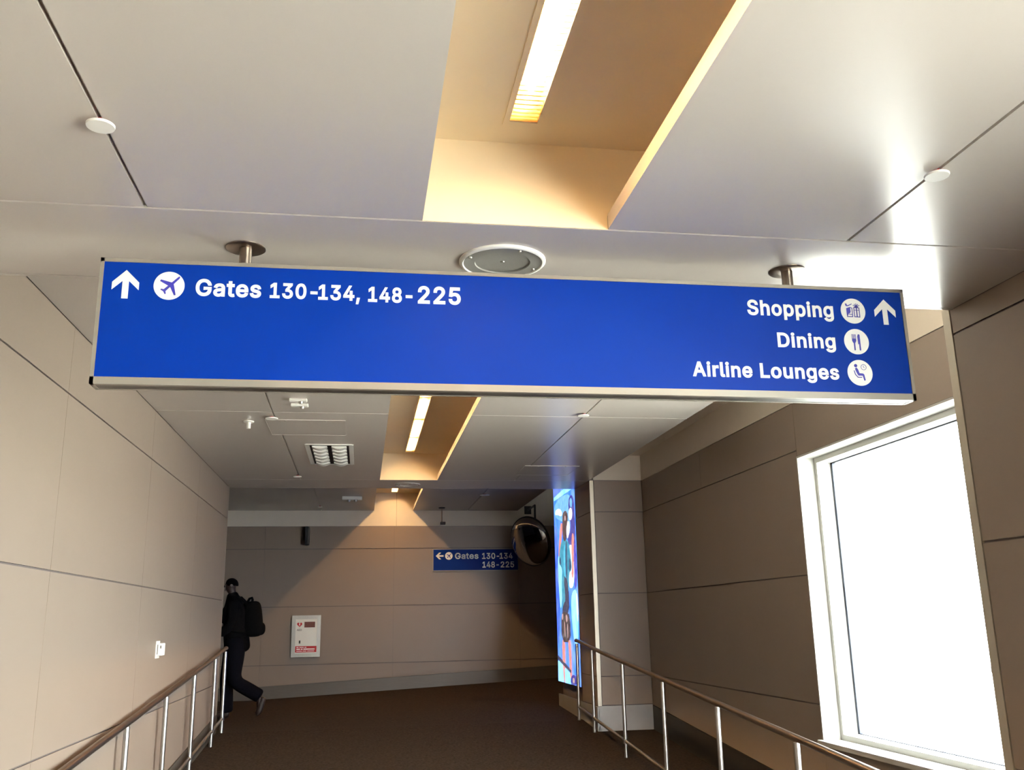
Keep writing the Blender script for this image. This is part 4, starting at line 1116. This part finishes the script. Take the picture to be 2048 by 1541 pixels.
# face: nose, ear, beard line
MB().lathe([(0, .030), (.010, .022), (.016, .006), (.014, 0)], (-1.806, PYW, 1.682), (-1, 0, -.25), 12).build('nose', 'skin', pn, True)
for s in (-1, 1):
    MB().lathe([(0, .012), (.016, .010), (.022, .002), (.018, -.004)], (-1.712, PYW + s * .082, 1.684), (.2, s, 0), 14).build('ear', 'skin', pn, True)
    MB().lathe([(0, .006), (.008, .004), (.010, 0)], (-1.796, PYW + s * .032, 1.708), (-1, s * .3, 0), 10).build('eye', 'hair', pn, True)
MB().lathe([(0, .004), (.022, .002), (.024, -.004)], (-1.800, PYW, 1.640), (-1, 0, .1), 14).build('mouth', 'shoe', pn, True)
hb = MB()
n1, n2 = 18, 8
vs, fcs = [], []
hc = Vector((-1.722, PYW, 1.700))
for j in range(n2 + 1):
    ph = math.pi / 2 * j / n2 * 1.12
    for i in range(n1):
        th = 2 * math.pi * i / n1
        dirv = Vector((math.cos(th) * math.sin(ph), math.sin(th) * math.sin(ph), math.cos(ph)))
        pnt = Vector((dirv.x * .090, dirv.y * .086, dirv.z * .088))
        pnt *= 1 - .30 * max(0.0, -dirv.x - .25) * max(0.0, .85 - dirv.z)
        vs.append(hc + pnt)
for j in range(n2):
    for i in range(n1):
        fcs.append((j * n1 + i, j * n1 + (i + 1) % n1, (j + 1) * n1 + (i + 1) % n1, (j + 1) * n1 + i))
hb.add(vs, fcs).build('hair', 'hair', pn, True)
jk = dict(
    hem=(-1.60, 0, .80, (.168, .185), None), hip=(-1.61, 0, .93, (.166, .182), 'hem'), waist=(-1.635, 0, 1.08, (.168, .178), 'hip'), chest=(-1.645, 0, 1.28, (.165, .178), 'waist'), upper=(-1.66, 0, 1.44, (.115, .15), 'chest'), collar=(-1.70, 0, 1.555, .080, 'upper'), collar2=(-1.712, 0, 1.605, .074, 'collar'),
    lsh=(-1.655, -.18, 1.44, .085, 'upper'), lel=(-1.655, -.245, 1.18, .072, 'lsh'), lwr=(-1.82, -.205, 1.045, .052, 'lel'),
    rsh=(-1.665, .18, 1.44, .085, 'upper'), rel=(-1.72, .235, 1.18, .068, 'rsh'), rwr=(-1.885, .195, 1.07, .050, 'rel'))
v, e, r = chain(jk)
put('jacket', skin_mesh('jacket', v, e, r, 'black_cloth'), pn)
ps_ = dict(
    top=(-1.645, 0, 1.12, .135, None), pelvis=(-1.635, 0, .98, .145, 'top'), lhip=(-1.62, -.09, .84, .140, 'pelvis'), lth=(-1.62, -.09, .65, .118, 'lhip'), lknee=(-1.615, -.09, .465, .098, 'lth'), lcalf=(-1.50, -.09, .40, .096, 'lknee'), lank=(-1.30, -.09, .285, .094, 'lcalf'), lcuff=(-1.262, -.09, .262, .090, 'lank'),
    rhip=(-1.66, .09, .84, .140, 'pelvis'), rth=(-1.70, .09, .65, .115, 'rhip'), rknee=(-1.735, .09, .47, .096, 'rth'), rcalf=(-1.72, .09, .30, .090, 'rknee'), rank=(-1.71, .09, .12, .088, 'rcalf'), rcuff=(-1.708, .09, .06, .086, 'rank'))
v, e, r = chain(ps_)
put('trousers', skin_mesh('trousers', v, e, r, 'denim'), pn)
for nm, pts, rr in (('shoe', [(-1.225, -.09, .265), (-1.255, -.09, .18), (-1.275, -.09, .09), (-1.315, -.09, .045)], [.040, .047, .047, .038]),
                    ('shoe', [(-1.665, .09, .052), (-1.73, .09, .050), (-1.82, .09, .044), (-1.895, .09, .040)], [.048, .050, .046, .036])):
    me = skin_mesh(nm, [(x, PYW + dy, z) for x, dy, z in pts], [(0, 1), (1, 2), (2, 3)], rr, 'shoe')
    put(nm, me, pn)

bpk = thing('backpack', (-1.42, PYW, .99), 'black backpack on the back of the walking person', 'backpack')
v = [(-1.475, PYW, 1.485), (-1.46, PYW, 1.40), (-1.445, PYW, 1.24), (-1.432, PYW, 1.10), (-1.435, PYW, 1.01)]
put('bag', skin_mesh('bag', v, [(0, 1), (1, 2), (2, 3), (3, 4)], [(.085, .13), (.115, .155), (.128, .165), (.130, .165), (.105, .15)], 'black_nylon'), bpk)
v = [(-1.368, PYW, 1.22), (-1.358, PYW, 1.12), (-1.37, PYW, 1.03)]
put('pocket', skin_mesh('pocket', v, [(0, 1), (1, 2)], [(.045, .11), (.068, .12), (.05, .11)], 'black_nylon'), bpk)
MB().tube([(-1.50, PYW - .02, 1.47), (-1.475, PYW - .02, 1.515), (-1.448, PYW, 1.525), (-1.44, PYW + .02, 1.50), (-1.45, PYW + .02, 1.46)], .017, 8).build('grab_handle', 'black_nylon', bpk, True)
for s in (-1, 1):
    MB().tube([(-1.49, PYW + s * .10, 1.43), (-1.60, PYW + s * .12, 1.535), (-1.72, PYW + s * .12, 1.50), (-1.795, PYW + s * .13, 1.36), (-1.79, PYW + s * .14, 1.22), (-1.66, PYW + s * .17, 1.10), (-1.50, PYW + s * .13, 1.08)], .017, 8).build('strap', 'black_nylon', bpk, True)
